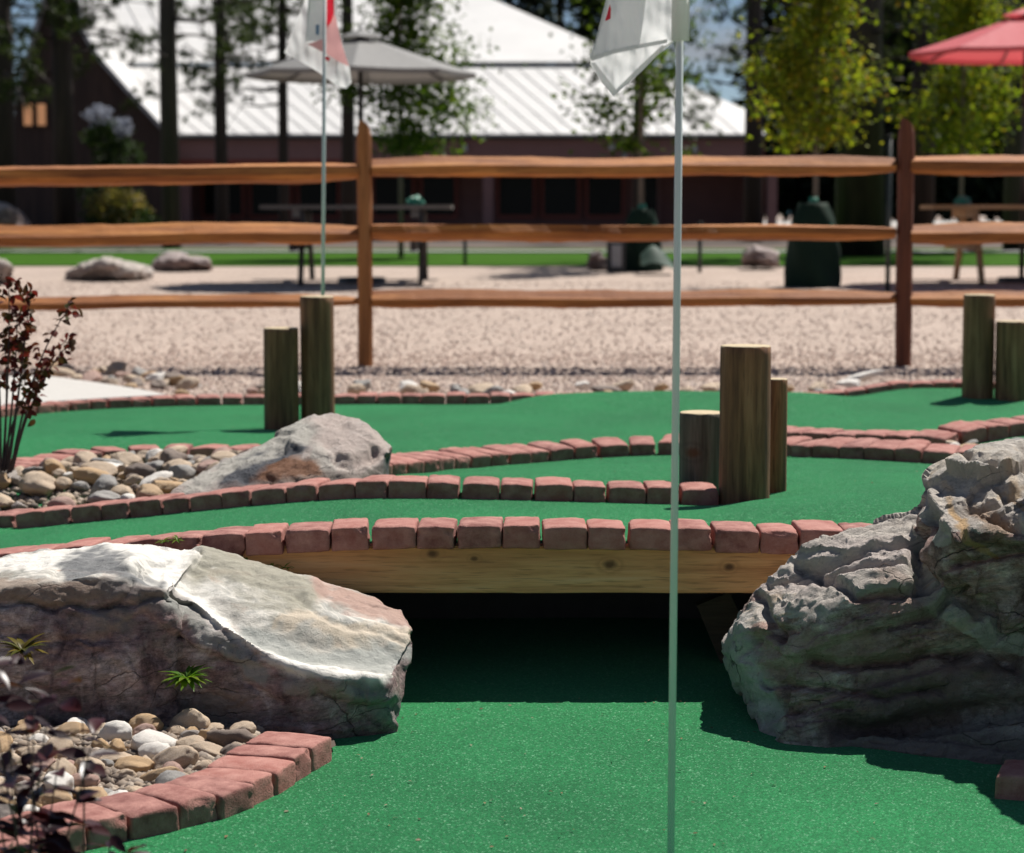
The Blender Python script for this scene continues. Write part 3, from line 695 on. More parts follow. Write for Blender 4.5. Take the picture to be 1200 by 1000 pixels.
boulder('boulder', [gr1, gr2, gr3, gr4], .0056, M['rockR'], (.014, .022, .008), ((-.24, .15, 1), 8.0, .026), (.1, .0, 1),
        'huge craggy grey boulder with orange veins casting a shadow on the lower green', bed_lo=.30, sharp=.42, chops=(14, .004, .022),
        grooves=[([(1098, 606), (1078, 640), (1082, 690)], 9, 0.0543), ([(935, 668), (1005, 700), (1060, 702), (1098, 690)], 5, 0.0310), ([(950, 775), (1020, 779), (1072, 772), (1105, 762)], 5, 0.0465),
                 ([(990, 858), (1050, 852), (1110, 838), (1215, 828)], 12, 0.0697), ([(1118, 770), (1150, 762), (1190, 775)], 13, 0.0697), ([(1115, 715), (1150, 735), (1185, 728)], 16, -0.0388), ([(880, 692), (905, 722), (918, 750)], 6, 0.0310),
                 ([(1128, 602), (1165, 582), (1195, 570)], 8, 0.0496), ([(1045, 735), (1090, 720), (1130, 690)], 5, 0.0341), ([(890, 800), (960, 805), (1040, 815), (1100, 805)], 4, 0.0217), ([(1000, 880), (1090, 865), (1190, 880)], 4, 0.0155),
                 ([(905, 690), (985, 665), (1070, 640)], 4, 0.0217), ([(935, 690), (1010, 672), (1075, 662)], 3, 0.0186), ([(1095, 580), (1112, 620), (1140, 652)], 6, -0.0217), ([(870, 770), (900, 745), (940, 740)], 4, 0.0186),
                 ([(1120, 660), (1200, 650)], 5, 0.0341), ([(1160, 610), (1200, 625)], 6, 0.0310), ([(1130, 548), (1170, 560)], 4, 0.0217), ([(930, 840), (1000, 832)], 4, 0.0186)],
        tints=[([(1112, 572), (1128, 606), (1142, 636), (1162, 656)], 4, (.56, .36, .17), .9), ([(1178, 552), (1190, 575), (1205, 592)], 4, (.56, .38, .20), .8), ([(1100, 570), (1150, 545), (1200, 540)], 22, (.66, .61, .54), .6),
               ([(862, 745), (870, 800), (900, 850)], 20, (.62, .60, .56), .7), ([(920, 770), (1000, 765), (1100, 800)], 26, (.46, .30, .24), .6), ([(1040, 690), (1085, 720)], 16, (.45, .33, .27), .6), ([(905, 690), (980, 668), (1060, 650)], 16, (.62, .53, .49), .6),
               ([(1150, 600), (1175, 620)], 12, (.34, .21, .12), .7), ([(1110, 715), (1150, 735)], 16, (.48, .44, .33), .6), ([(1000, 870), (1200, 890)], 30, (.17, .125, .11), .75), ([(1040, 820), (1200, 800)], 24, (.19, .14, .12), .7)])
M['rockM'] = mat_boulder('flat_boulder', [(.07, .07, .075), (.14, .14, .145), (.22, .21, .20), (.26, .15, .09)], (0, R(20), 0), (.8, 1.4, 3.5),
                         [(.42, .37, .34), (.62, .56, .51), (.54, .45, .40), (.50, .48, .45)], (.26, .13, .07), .6)
gm = PT([(395, 480, 7.25), (440, 496, 7.12), (460, 508, 7.0), (447, 530, 6.9), (444, 560, 6.86), (350, 491, 7.22), (300, 511, 7.12), (258, 537, 7.0), (205, 575, 6.8), (190, 592, 6.74), (290, 545, 6.86), (345, 512, 6.95), (375, 535, 6.76),
         (255, 578, 6.72), (260, 598, 6.68), (370, 590, 6.66), (445, 580, 6.68)]) + [Vector((-.95, 6.75, -.08)), Vector((-.9, 7.1, -.08)), Vector((-.5, 7.3, -.08)), Vector((-.38, 7.0, -.08)), Vector((-.4, 6.68, -.08))]
boulder('boulder', [gm], .009, M['rockM'], (.010, .006, .006), ((.5, .2, 1), 11, .010), (.0, .1, 1),
        'flat topped pale boulder with rust stained face in the river rock island', bed_lo=.35,
        grooves=[([(290, 560), (320, 535), (362, 512)], 10, .018), ([(385, 520), (400, 545), (440, 530)], 5, .012), ([(400, 500), (430, 512), (450, 518)], 4, .012), ([(395, 540), (430, 540), (450, 525)], 5, .014)],
        tints=[([(275, 568), (300, 540), (345, 515)], 15, (.085, .09, .105), 1.0), ([(315, 555), (370, 548)], 13, (.22, .085, .03), .9), ([(220, 575), (280, 535), (340, 502), (370, 505)], 8, (.56, .53, .47), .9), ([(372, 505), (376, 530), (385, 545)], 6, (.60, .56, .50), .9),
               ([(390, 500), (430, 520)], 20, (.56, .46, .41), .8), ([(390, 560), (440, 555)], 12, (.20, .165, .14), .8), ([(260, 580), (300, 578)], 9, (.22, .16, .14), .7)])

# rocks beyond the fence
M['rockB'] = mat_boulder('far_boulder', [(.20, .16, .145), (.36, .30, .27), (.46, .40, .36), (.55, .49, .44)], (0, R(10), 0), (.8, 1.4, 3), [(.42, .37, .34), (.56, .50, .45), (.5, .44, .4), (.52, .44, .36)], (.34, .24, .20), .6)
M['rockP'] = mat_boulder('far_boulder_pink', [(.12, .085, .08), (.24, .18, .17), (.32, .25, .23), (.42, .35, .32)], (0, R(10), 0), (.8, 1.4, 3), [(.34, .27, .26), (.45, .38, .36), (.4, .33, .31), (.44, .36, .32)], (.28, .19, .17), .6)
def far_rock(x0, x1, y0, y1, Y, mat, label, seed):
    rr = random.Random(seed); pts = []
    d = (x1 - x0) / F * Y * .6
    for i in range(26):
        a = rr.uniform(0, 2 * math.pi); t = rr.random() ** .7
        px = (x0 + x1) / 2 + (x1 - x0) / 2 * math.cos(a) * rr.uniform(.75, 1)
        py = y1 - (y1 - y0) * t * (1 - .45 * abs(math.cos(a)) ** 2)
        pts.append(P(px, py, Y + math.sin(a) * d))
    pts += [P(x0, y1 + 3, Y), P(x1, y1 + 3, Y), P((x0 + x1) / 2 - (x1 - x0) * .1, y0, Y)]
    return boulder('boulder', [pts], max(.02, (x1 - x0) / F * Y / 60), mat, (.03, .03, .02), ((.1, .1, 1), 6, .03), (0, 0, 1), label, 3)
far_rock(74, 186, 305, 330, 23.4, M['rockB'], 'long pale boulder lying on the gravel beyond the fence', 1)
far_rock(172, 255, 296, 318, 25.5, M['rockP'], 'pinkish grey boulder at the lawn edge beyond the fence', 2)
far_rock(-60, 24, 300, 334, 22.5, M['rockB'], 'pale boulder half out of view beyond the fence behind the red leaved shrub', 3)
far_rock(862, 918, 286, 314, 25.8, M['rockP'], 'grey boulder at the lawn edge left of the tall watering bag', 4)
far_rock(684, 716, 293, 320, 25.6, M['rockP'], 'small dark boulder left of the grey utility box on the lawn edge', 5)
far_rock(-30, 38, 238, 272, 37, M['rockP'], 'dark grey boulder in the shade below the gabled wing', 6)

# ------------------------------------------------------------------ river rocks
ROCKM = [('tan', mat_rock('tan_rock', (.50, .36, .23), (.40, .29, .20), (.58, .48, .37))), ('grey', mat_rock('grey_rock', (.22, .21, .20), (.30, .28, .26), (.38, .36, .33))),
         ('white', mat_rock('white_rock', (.72, .68, .62), (.62, .57, .51), (.78, .74, .69))), ('reddish', mat_rock('reddish_rock', (.36, .21, .165), (.30, .18, .15), (.44, .30, .24))),
         ('dark brown', mat_rock('brown_rock', (.13, .095, .075), (.19, .14, .11), (.26, .20, .16))), ('ochre', mat_rock('ochre_rock', (.44, .27, .12), (.40, .26, .14), (.50, .36, .22))),
         ('speckled', mat_rock('speckled_rock', (.36, .32, .29), (.42, .36, .31), (.16, .13, .12), 45, .5))]
def rock_mesh(seed):
    bm = bmesh.new(); bmesh.ops.create_icosphere(bm, subdivisions=4, radius=1)
    rr = random.Random(seed); o_ = Vector((seed * 5.3, seed, 0))
    planes = [(Vector((rr.gauss(0, 1), rr.gauss(0, 1), rr.gauss(0, 1))).normalized(), rr.uniform(.62, .85)) for _ in range(rr.choice((4, 7, 11)))]
    for v in bm.verts:
        p = v.co.copy()
        for nn, dd in planes:
            e = p.dot(nn) - dd
            if e > 0: p -= nn * e * .85
        p *= 1 + .16 * noise.noise(p * 1.3 + o_) + .07 * noise.noise(p * 3.5 + o_) + .02 * noise.noise(p * 9 + o_)
        v.co = p
    me = bpy.data.meshes.new('river_rock'); bm.to_mesh(me); bm.free(); me.polygons.foreach_set('use_smooth', [True] * len(me.polygons))
    me.materials.append(ROCKM[0][1]); return me
RM = [rock_mesh(s) for s in range(1, 13)]
rr = random.Random(21)
def river_rock(loc, r, bed, weights, flat=.65):
    me = rr.choice(RM); o = bpy.data.objects.new('river_rock', me); COL.objects.link(o)
    i = rr.choices(range(7), weights)[0]; nm, mt = ROCKM[i]
    o.material_slots[0].link = 'OBJECT'; o.material_slots[0].material = mt
    o.location = loc; o.scale = (r * rr.uniform(.95, 1.5), r * rr.uniform(.75, 1.05), r * rr.uniform(flat * .8, flat * 1.25))
    o.rotation_euler = (R(rr.uniform(-22, 22)), R(rr.uniform(-22, 22)), rr.uniform(0, 6.28))
    tag(o, f'{nm} smooth river rock {bed[0]}', 'rock', f'{nm} river rocks {bed[1]}'); return o
def scatter(region, rad, n, zf, bed, weights, flat=.65, sep=.85):
    pts = []; tries = 0
    while len(pts) < n and tries < 20000:
        tries += 1; x, y = region(); r = rr.uniform(*rad)
        if all((x - a) ** 2 + (y - b) ** 2 > ((r + c) * sep) ** 2 for a, b, c in pts): pts.append((x, y, r))
    for x, y, r in pts: river_rock((x, y, zf(x, y) + r * .25), r, bed, weights, flat)
    return len(pts)
# near bed between curved border and banded boulder
N_in = [(p.x, p.y) for p in SP['N']]
def near_region():
    while True:
        x = rr.uniform(-1.25, -.42); y = rr.uniform(3.9, 4.88)
        # outer border x at this depth, inset by the brick length
        xb = np.interp(y, [b for a, b in reversed(N_in)], [a for a, b in reversed(N_in)])
        yb = np.interp(x, [a for a, b in reversed(N_in)], [b for a, b in reversed(N_in)])
        if x < xb - .17 and y > yb + .17: return x, y
near_z = lambda x, y: -.272 + .014 * max(0, min(1, (y - 4.3) / .45)) + .012 * noise.noise(Vector((x * 9, y * 9, 0)))
nb = scatter(near_region, (.016, .041), 125, near_z, ('in the near bed under the banded boulder', 'in the near bed'), (6, 2, 3.5, 3.5, 1.5, 3.5, 2.5), .75, .70)
# middle island
def isl_region():
    while True:
        x = rr.uniform(-1.75, -.62); y = rr.uniform(6.7, 8.1)
        if row_y('D', x) + .19 < y < row_y('C', x) - .11 and not (x > -1.02 + (7.3 - y) * .1 and y < 7.35 - (x + .6) * .2 and x > -1.0 and y < 7.2): return x, y
isl_z = lambda x, y: float(turf_z(x, y)) + .02
ni = scatter(isl_region, (.022, .058), 98, isl_z, ('in the brick edged island behind the footbridge lane', 'in the brick edged island'), (6, 3, 2.5, 2, 1.5, 3, 1), .62, .72)
# strip behind the back border and beside the slab
def strip_left():
    t = rr.random(); px = 55 + 170 * t; py = rr.uniform(428 + 16 * t, 440 + 19 * t); p = PZ(px, py, 0); return p.x, p.y
ns = scatter(strip_left, (.03, .065), 30, lambda x, y: gz(y), ('heaped beside the pale concrete path', 'beside the concrete path'), (6, 3, 2, 1.5, 2.5, 3, 0), .6, .7)
def strip_back():
    x = rr.uniform(-1.25, 1.75); return x, row_y('A', x) + rr.uniform(.2, .75)
nk = scatter(strip_back, (.028, .058), 42, lambda x, y: gz(y) + .03, ('along the gravel behind the back brick border', 'behind the back brick border'), (6, 2.5, 3, 3, 1, 3, 0), .55, .9)
def strip_r():
    x = rr.uniform(1.5, 1.85); return x, row_y('B', x) + rr.uniform(.2, .4)
scatter(strip_r, (.02, .042), 13, lambda x, y: float(turf_z(x, y)) + .02, ('between brick rows above the big grey boulder', 'between the brick rows on the right'), (5, 2, 4, 3, 0, 1, 0), .55, .8)
o = river_rock(P(1012, 441, 11.3), .06, ('', ''), (0, 0, 1, 0, 0, 0, 0)); o.scale = (.11, .045, .025); o.rotation_euler = (0, R(-14), R(10))
tag(o, 'long flat white rock lying near the foot of the dark fence post', 'rock'); del o['group']

# fine gravel as one mass, and pebbles under the river rocks
def stones(name, pts, size, mat, seed):
    rs = random.Random(seed); V_, F_ = [], []
    base = [Vector(v) for v in ((1, 0, 0), (-1, 0, 0), (0, 1, 0), (0, -1, 0), (0, 0, 1), (0, 0, -.6))]
    if size > .013:
        bq = bmesh.new(); bmesh.ops.create_icosphere(bq, subdivisions=1, radius=1); bq.verts.index_update()
        base = [v.co.copy() for v in bq.verts]; ico = [tuple(v.index for v in f.verts) for f in bq.faces]; bq.free()
    tri = [(0, 2, 4), (2, 1, 4), (1, 3, 4), (3, 0, 4), (2, 0, 5), (1, 2, 5), (3, 1, 5), (0, 3, 5)]
    if size > .013: tri = ico
    for x, y, z in pts:
        a = rs.uniform(0, 6.28); ca, sa = math.cos(a), math.sin(a); s = rs.uniform(.55, 1.25) * size; k = len(V_)
        sx, sy, sz = s * rs.uniform(.8, 1.4), s * rs.uniform(.7, 1.1), s * rs.uniform(.5, .9)
        for b in base:
            j = rs.uniform(.75, 1.2) if size < .013 else rs.uniform(.9, 1.08); u, v_ = b.x * sx * j, b.y * sy * j
            V_.append((x + u * ca - v_ * sa, y + u * sa + v_ * ca, z + b.z * sz * j))
        F_ += [tuple(i + k for i in t) for t in tri]
    return tag(mesh_obj(name, V_, F_, mat, smooth=size > .013), kind='stuff')
def mat_isl(name, cols):
    m, nt, b = new_mat(name); g = nt.nodes.new('ShaderNodeNewGeometry')
    setc(nt, b, ramp(nt, g.outputs['Random Per Island'], [(i / (len(cols) - 1), c) for i, c in enumerate(cols)])); b.inputs['Roughness'].default_value = .85; return m
M['stones'] = mat_isl('gravel_stones', [(.22, .16, .13), (.46, .34, .28), (.56, .44, .37), (.50, .37, .31), (.68, .58, .51), (.38, .28, .23)])
rg = random.Random(5); gp = []
for _ in range(15000):
    y = 10.62 + 3.2 * rg.random() ** 1.15; x = rg.uniform(-.26, .26) * y
    if y < row_y('A', max(-2.1, min(2.6, x))) + .2: continue
    gp.append((x, y, gz(y) + .003))
for _ in range(9000):
    y = 13.8 + 9 * rg.random() ** 1.2; x = rg.uniform(-.25, .25) * y; gp.append((x, y, gz(y) + .003))
stones('gravel', gp, .0125, M['stones'], 1)
M['pebbles'] = mat_isl('pebbles', [(.10, .08, .065), (.30, .23, .17), (.22, .18, .15), (.40, .33, .26)])
pp = []
for _ in range(6500):
    x, y = near_region(); pp.append((x, y, near_z(x, y) - .004 + .006 * random.random()))
for _ in range(2600):
    x, y = isl_region(); pp.append((x, y, isl_z(x, y) - .015))
stones('pebbles', pp, .014, M['pebbles'], 2)
# soil under the near bed
bx = [tuple(p - Vector((.0, -.08, 0))) for p in SP['N'][::4]]
vs = [(x, y, -.268) for x, y, z in bx] + [(-1.7, 3.6, -.268), (-1.7, 5.3, -.268), (-.45, 5.3, -.268)]
tag(mesh_obj('soil_bed', vs, [tuple(range(len(vs)))], M['soil']), kind='structure')

# ------------------------------------------------------------------ upright logs
def log(px, py_top, py_base, wpx, Y, mat, label, seed, group):
    s = F / Y; r = wpx / s / 2; base = P(px, py_base, Y - r); base.y = Y; zt = P(px, py_top + 2, Y).z
    n = 40; rows = 22; mb = MB(); top = zt; z0 = base.z - .06; ring = []
    rs = random.Random(seed); ell = rs.uniform(.95, 1.05)
    def rad(a, z):
        return r * (1 + .025 * noise.noise(Vector((math.cos(a) * 1.5, math.sin(a) * 1.5, z * 1.5 + seed))) + .012 * noise.noise(Vector((math.cos(a) * 6, math.sin(a) * 6, z * 2 + seed)))
                    - (.035 if abs(((a * 3.1 + seed) % 6.28) - 3) < .06 else 0))
    vs, fs, mi = [], [], []
    for j in range(rows + 1):
        z = z0 + (top - z0) * j / rows
        for k in range(n):
            a = 2 * math.pi * k / n; rr_ = rad(a, z) * (1 if j < rows else .985)
            zz = z + (.004 * noise.noise(Vector((math.cos(a) * 2, math.sin(a) * 2, seed))) if j == rows else 0)
            vs.append((rr_ * math.cos(a), rr_ * math.sin(a) * ell, zz - top))
    for j in range(rows):
        for k in range(n): fs.append((j * n + k, j * n + (k + 1) % n, (j + 1) * n + (k + 1) % n, (j + 1) * n + k)); mi.append(0)
    k0 = len(vs)
    for k in range(n):
        a = 2 * math.pi * k / n; rr_ = rad(a, top) * .93; vs.append((rr_ * math.cos(a), rr_ * math.sin(a) * ell, .003))
    for k in range(n): fs.append((rows * n + k, rows * n + (k + 1) % n, k0 + (k + 1) % n, k0 + k)); mi.append(1)
    fs.append(tuple(k0 + k for k in range(n))); mi.append(1)
    o = mesh_obj('log_post', vs, fs, mat, smooth=True, mats=[mat, M['cut']], midx=mi)
    o.location = (P(px, 500, Y).x, Y, top); o.data.polygons[len(fs) - 1].use_smooth = False
    return tag(o, label, 'log post', group)
g1, g2, g3 = 'upright logs by the divider row', 'upright logs behind the flat boulder', 'upright logs at the right edge'
log(873, 404, 587, 60, 6.43, M['wood_log'], 'tallest and thickest upright log in the cluster at the divider end', 1, g1)
log(822, 482, 572, 52, 6.68, M['wood_log_grey'], 'short grey upright log with a knot left of the thick log', 2, g1)
log(909, 443, 579, 27, 6.62, M['wood_log'], 'slim upright log tucked against the right of the thick log', 3, g1)
log(330, 383, 503, 41, 9.4, M['wood_log'], 'shorter of two upright logs behind the flat boulder', 4, g2)
log(372.5, 346, 500, 40, 9.45, M['wood_log'], 'taller of two upright logs behind the flat boulder', 5, g2)
log(1145, 344, 465, 37, 10.2, M['wood_log'], 'taller of two upright logs at the back right of the green', 6, g3)
log(1184, 375, 468, 38, 10.15, M['wood_log'], 'shorter of two upright logs at the back right of the green', 7, g3)

# ------------------------------------------------------------------ split rail fence
YF = 12.86
fb = Vector((P(743, 428, YF).x, YF, 0))
fence = tag(empty('rail_fence', fb), 'three rail split cedar fence with rough posts between course and gravel yard', 'fence')
def rail(p0, p1, h0, h1, seed, end=(.5, .5), roll=.22, base=0.0):
    """irregular split rail from p0 to p1; heights in metres"""
    n = 90; vs, fs = [], []; rs = random.Random(seed)
    d = (p1 - p0); Ln = d.length
    prof0 = [(-.44, -.40), (-.10, -.52), (.42, -.42), (.52, .12), (.25, .52), (-.50, .02)]
    m = len(prof0)
    for i in range(n + 1):
        t = i / n; c = p0.lerp(p1, t); c = c + Vector((0, .012 * noise.noise(Vector((t * 4, seed, 0))), .010 * noise.noise(Vector((t * 3.3, seed, 5)))))
        e = 1.0
        if t < .10: e = end[0] + (1 - end[0]) * (t / .10) ** .7
        if t > .90: e = min(e, end[1] + (1 - end[1]) * ((1 - t) / .10) ** .7)
        h = (h0 + (h1 - h0) * t) * e * (1 + .08 * noise.noise(Vector((t * 6, seed, 9))))
        tw = base + roll * noise.noise(Vector((t * 1.5, seed * 3.3, 2)))
        for k, (a, b) in enumerate(prof0):
            j = 1 + .16 * noise.noise(Vector((t * 7 + k * 5.1, seed, k))) + .07 * noise.noise(Vector((t * 40 + k * 3.1, seed, k)))
            a_, b_ = a * j, b * j
            aa = a_ * math.cos(tw) - b_ * math.sin(tw); bb = a_ * math.sin(tw) + b_ * math.cos(tw)
            vs.append(c + Vector((0, aa * h * 1.05, bb * h)))
    for i in range(n):
        for k in range(m): fs.append((i * m + k, (i + 1) * m + k, (i + 1) * m + (k + 1) % m, i * m + (k + 1) % m))
    fs += [tuple(range(m)), tuple(n * m + k for k in range(m))[::-1]]
    org = (p0 + p1) / 2
    o = mesh_obj('rail', [v - org for v in vs], fs, M['rail'], fence); o.location = org - fb; return o
PXM = F / YF
def R_(x0, y0a, y0b, x1, y1a, y1b, seed, **kw):
    rail(P(x0, (y0a + y0b) / 2, YF), P(x1, (y1a + y1b) / 2, YF), (y0b - y0a) / PXM, (y1b - y1a) / PXM, seed, **kw)
R_(-260, 196, 222, 421, 187, 212, 1, end=(.85, .7), base=-.35); R_(-260, 266, 290, 421, 262, 285, 2, end=(.85, .7), base=.12); R_(-260, 349, 364, 421, 345, 360, 3)
R_(436, 185, 208, 1049, 183, 205, 4, end=(.85, .7)); R_(436, 258, 281, 1049, 262, 281, 5, end=(.85, .7), base=-.5); R_(436, 340, 361, 1049, 341, 358, 6, end=(.85, .7))
R_(1066, 180, 205, 1690, 181, 205, 7, end=(.85, .7), base=-.25); R_(1066, 262, 286, 1690, 262, 288, 8, end=(.85, .7)); R_(1066, 341, 359, 1690, 343, 361, 9, end=(.85, .7))
def post(px, top, base, wpx, mat, seed, ry=0):
    pb = P(px, base, YF); pt_ = P(px, top, YF); wd = wpx / PXM; vs, fs = [], []; n = 24; m = 10
    H = pt_.z - pb.z + .1
    for i in range(n + 1):
        t = i / n; z = -.1 + H * t
        for k in range(m):
            a = 2 * math.pi * k / m + .3
            sq = 1 / max(abs(math.cos(a)), abs(math.sin(a))) ** .55
            r_ = wd / 2 * sq * (1 + .07 * noise.noise(Vector((k * 1.7, z * 3, seed))) + .05 * noise.noise(Vector((k * 5, z * 9, seed))))
            zz = z
            if i == n: zz = z + .03 * math.cos(a + 2.4) - .01; r_ *= .72
            if i == n - 1: r_ *= .94
            vs.append((r_ * math.cos(a), r_ * math.sin(a) * .95, zz))
    for i in range(n):
        for k in range(m): fs.append((i * m + k, i * m + (k + 1) % m, (i + 1) * m + (k + 1) % m, (i + 1) * m + k))
    fs.append(tuple(n * m + k for k in range(m)))
    o = mesh_obj('post', vs, fs, mat, fence); o.location = pb - fb; o.rotation_euler = (0, ry, 0); return o
post(428.5, 145, 430, 17.5, M['post'], 1)['label'] = 'warm tan fence post with a chipped angled top'
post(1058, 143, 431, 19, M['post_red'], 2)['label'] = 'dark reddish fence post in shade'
post(-262, 150, 430, 18, M['post'], 3); post(1692, 146, 430, 18, M['post'], 4)

# ------------------------------------------------------------------ golf flags
def cloth_patch(outline, Yf, mat, name, parent, base, wr=.010, wf=9, thick=0, seed=0, sub=5):
    """a cloth panel: filled outline, subdivided and rumpled in depth. outline: (px,py); Yf(px,py) gives the depth"""
    bm = bmesh.new(); vv = [bm.verts.new((px, 0, -py)) for px, py in outline]; bm.faces.new(vv)
    bmesh.ops.triangulate(bm, faces=bm.faces[:])
    for _ in range(sub):
        bmesh.ops.subdivide_edges(bm, edges=[e for e in bm.edges if e.calc_length() > 2.2], cuts=1)
        bmesh.ops.triangulate(bm, faces=bm.faces[:])
    vs = []
    for v in bm.verts:
        px, py = v.co.x, -v.co.z
        Y = Yf(px, py) + wr * noise.noise(Vector((px * .035 * wf / 9, py * .018 * wf / 9, seed))) + wr * .4 * noise.noise(Vector((px * .12, py * .05, seed + 3)))
        vs.append(P(px, py, Y) - Vector(base))
    bm.verts.index_update(); fs = [tuple(q.index for q in f.verts) for f in bm.faces]; bm.free()
    return mesh_obj(name, vs, fs, mat, parent, smooth=True)
# near flag
Y1 = 4.01; pb = PZ(786, 1012, -.28); pt1 = P(797, 0, 4.01); d1 = (pt1 - pb).normalized(); top1 = pb + d1 * 2.05
flag1 = tag(empty('golf_flag', pb), 'near white golf flag on a thin white pole, standing in the lower green', 'golf flag', 'white golf flags')
mb = MB().tube([Vector((0, 0, 0)), top1 - pb], .0065, 14); mb.build('pole', M['pole'], flag1, smooth=True)
mb = MB().tube([P(797, 48, 4.01) - pb, P(800, -170, 4.01) - pb], .0155, 14); mb.build('sleeve', M['sleeve'], flag1, smooth=True)
back = [(786, 49), (778, 54), (750, 82), (719, 112), (706, 97), (692, 76), (692, 66), (697, 52), (704, 36), (712, 14), (722, -40), (735, -160), (792, -160), (792, 0), (790, 49)]
cl1 = cloth_patch(back, lambda x, y: 4.02 + .0006 * (790 - x), M['flag'], 'flag', flag1, pb, .016)
cloth_patch([(692, 70), (691, 64), (697, 50), (704, 34), (711, 12), (720, -40), (735, -160), (768, -160), (757, 0), (753, 30), (749, 56), (720, 61)], lambda x, y: 3.985 + .0002 * (790 - x), M['flag'], 'flag_fold', flag1, pb, .012, seed=4)
cloth_patch([(692, 66), (720, 58), (749, 52), (782, 46), (782, 50.5), (749, 57), (720, 63), (693, 72)], lambda x, y: 3.979 + .0002 * (790 - x), M['flag_hem'], 'hem', flag1, pb, .004)
cloth_patch([(692, 74), (697, 73), (722, 105), (719, 113), (705, 96)], lambda x, y: 4.012 + .0006 * (790 - x), M['flag_hem'], 'hem', flag1, pb, .010)
cloth_patch([(719, 113), (722, 105), (748, 79), (776, 53), (781, 54), (752, 84)], lambda x, y: 4.012 + .0006 * (790 - x), M['flag_hem'], 'hem', flag1, pb, .010)
cloth_patch([(709, 25), (714.5, 5), (716, 10), (715.5, 22), (712, 24)], lambda x, y: 3.973, M['flag_red'], 'red_print', flag1, pb, .001)
# far flag
Y2 = 9.75; pb2 = P(377.5, 500, Y2); pb2.z = -.01
flag2 = tag(empty('golf_flag', pb2), 'far white golf flag with red stripe on a pole behind the upright logs', 'golf flag', 'white golf flags')
mb = MB().tube([Vector((0, 0, 0)), P(381, -60, Y2) - pb2], .0078, 12); mb.build('pole', M['pole'], flag2, smooth=True)
sleeve_b = [(357, 0), (352, -40), (395, -40), (390, 8), (397, 38), (404, 62), (410, 80), (412, 97), (406, 104), (395, 101), (372, 84), (350, 71), (333, 62), (338, 48), (347, 26)]
cloth_patch(sleeve_b, lambda x, y: Y2 + .05, M['flag'], 'flag', flag2, pb2, .03)
cloth_patch([(364, -40), (380, -40), (379.5, 47), (358, 49), (360, 30), (364, 4)], lambda x, y: Y2 + .005, M['flag_hem'], 'flag_fold', flag2, pb2, .02)
cloth_patch([(383, 20), (393, 18), (400, 50), (409, 78), (396, 72), (382, 63), (360, 52), (378, 46), (382, 46)], lambda x, y: Y2 + .003, M['flag_pink'], 'flag_fold', flag2, pb2, .01)
cloth_patch([(383, 33), (383, 2), (386, -40), (391, -40), (389, 4), (391.5, 16), (388, 26)], lambda x, y: Y2 - .012, M['flag_red'], 'red_stripe', flag2, pb2, .002)
cloth_patch([(381, 67), (384, 66), (387, 69), (385, 72), (382, 71)], lambda x, y: Y2 - .012, M['flag_red'], 'red_print', flag2, pb2, .002)
cloth_patch([(370, 29), (374, 29), (374, 41), (370, 41)], lambda x, y: Y2 - .022, M['flag_blue'], 'label_tag', flag2, pb2, .002)

# ------------------------------------------------------------------ small plants
def leaf_shape(mb, base, direction, normal, ln, wd, fold=.25, curl=.2):
    d = direction.normalized(); n_ = (normal - d * normal.dot(d)).normalized(); s = d.cross(n_)
    pts = []
    prof = [(0, .08), (.25, .75), (.5, 1), (.75, .72), (1, .02)]
    vs = []
    for t, wv in prof:
        c = base + d * ln * t - n_ * curl * ln * t * t
        vs += [c - s * wd / 2 * wv + n_ * fold * wd * wv * .5, c, c + s * wd / 2 * wv + n_ * fold * wd * wv * .5]
    fs = []
    for i in range(4):
        fs += [(3 * i, 3 * i + 1, 3 * i + 4, 3 * i + 3), (3 * i + 1, 3 * i + 2, 3 * i + 5, 3 * i + 4)]
    mb.add(vs, fs)
M['leaf_purple'] = mat_leaf('purple_leaf', [(.014, .006, .009), (.026, .007, .010), (.055, .010, .010), (.016, .008, .012)], .25, .36, (3.0, .8, .7))
M['leaf_purple'].node_tree.nodes['Principled BSDF'].inputs['Specular IOR Level'].default_value = .45
M['stem_dark'] = mat_plain('dark_stem', (.045, .022, .022), .6)
M['leaf_rust'] = mat_leaf('rust_leaf', [(.07, .018, .018), (.13, .030, .024), (.05, .06, .02), (.10, .024, .026)], .3, .6, (1.8, .8, .7))
M['leaf_weed'] = mat_leaf('weed_leaf', [(.05, .13, .015), (.10, .20, .02), (.20, .22, .03)], .4, .4)
M['leaf_weed_y'] = mat_leaf('weed_leaf_yellow', [(.10, .09, .015), (.15, .11, .02), (.05, .07, .015), (.10, .055, .035)], .35, .45)
rp = random.Random(11)
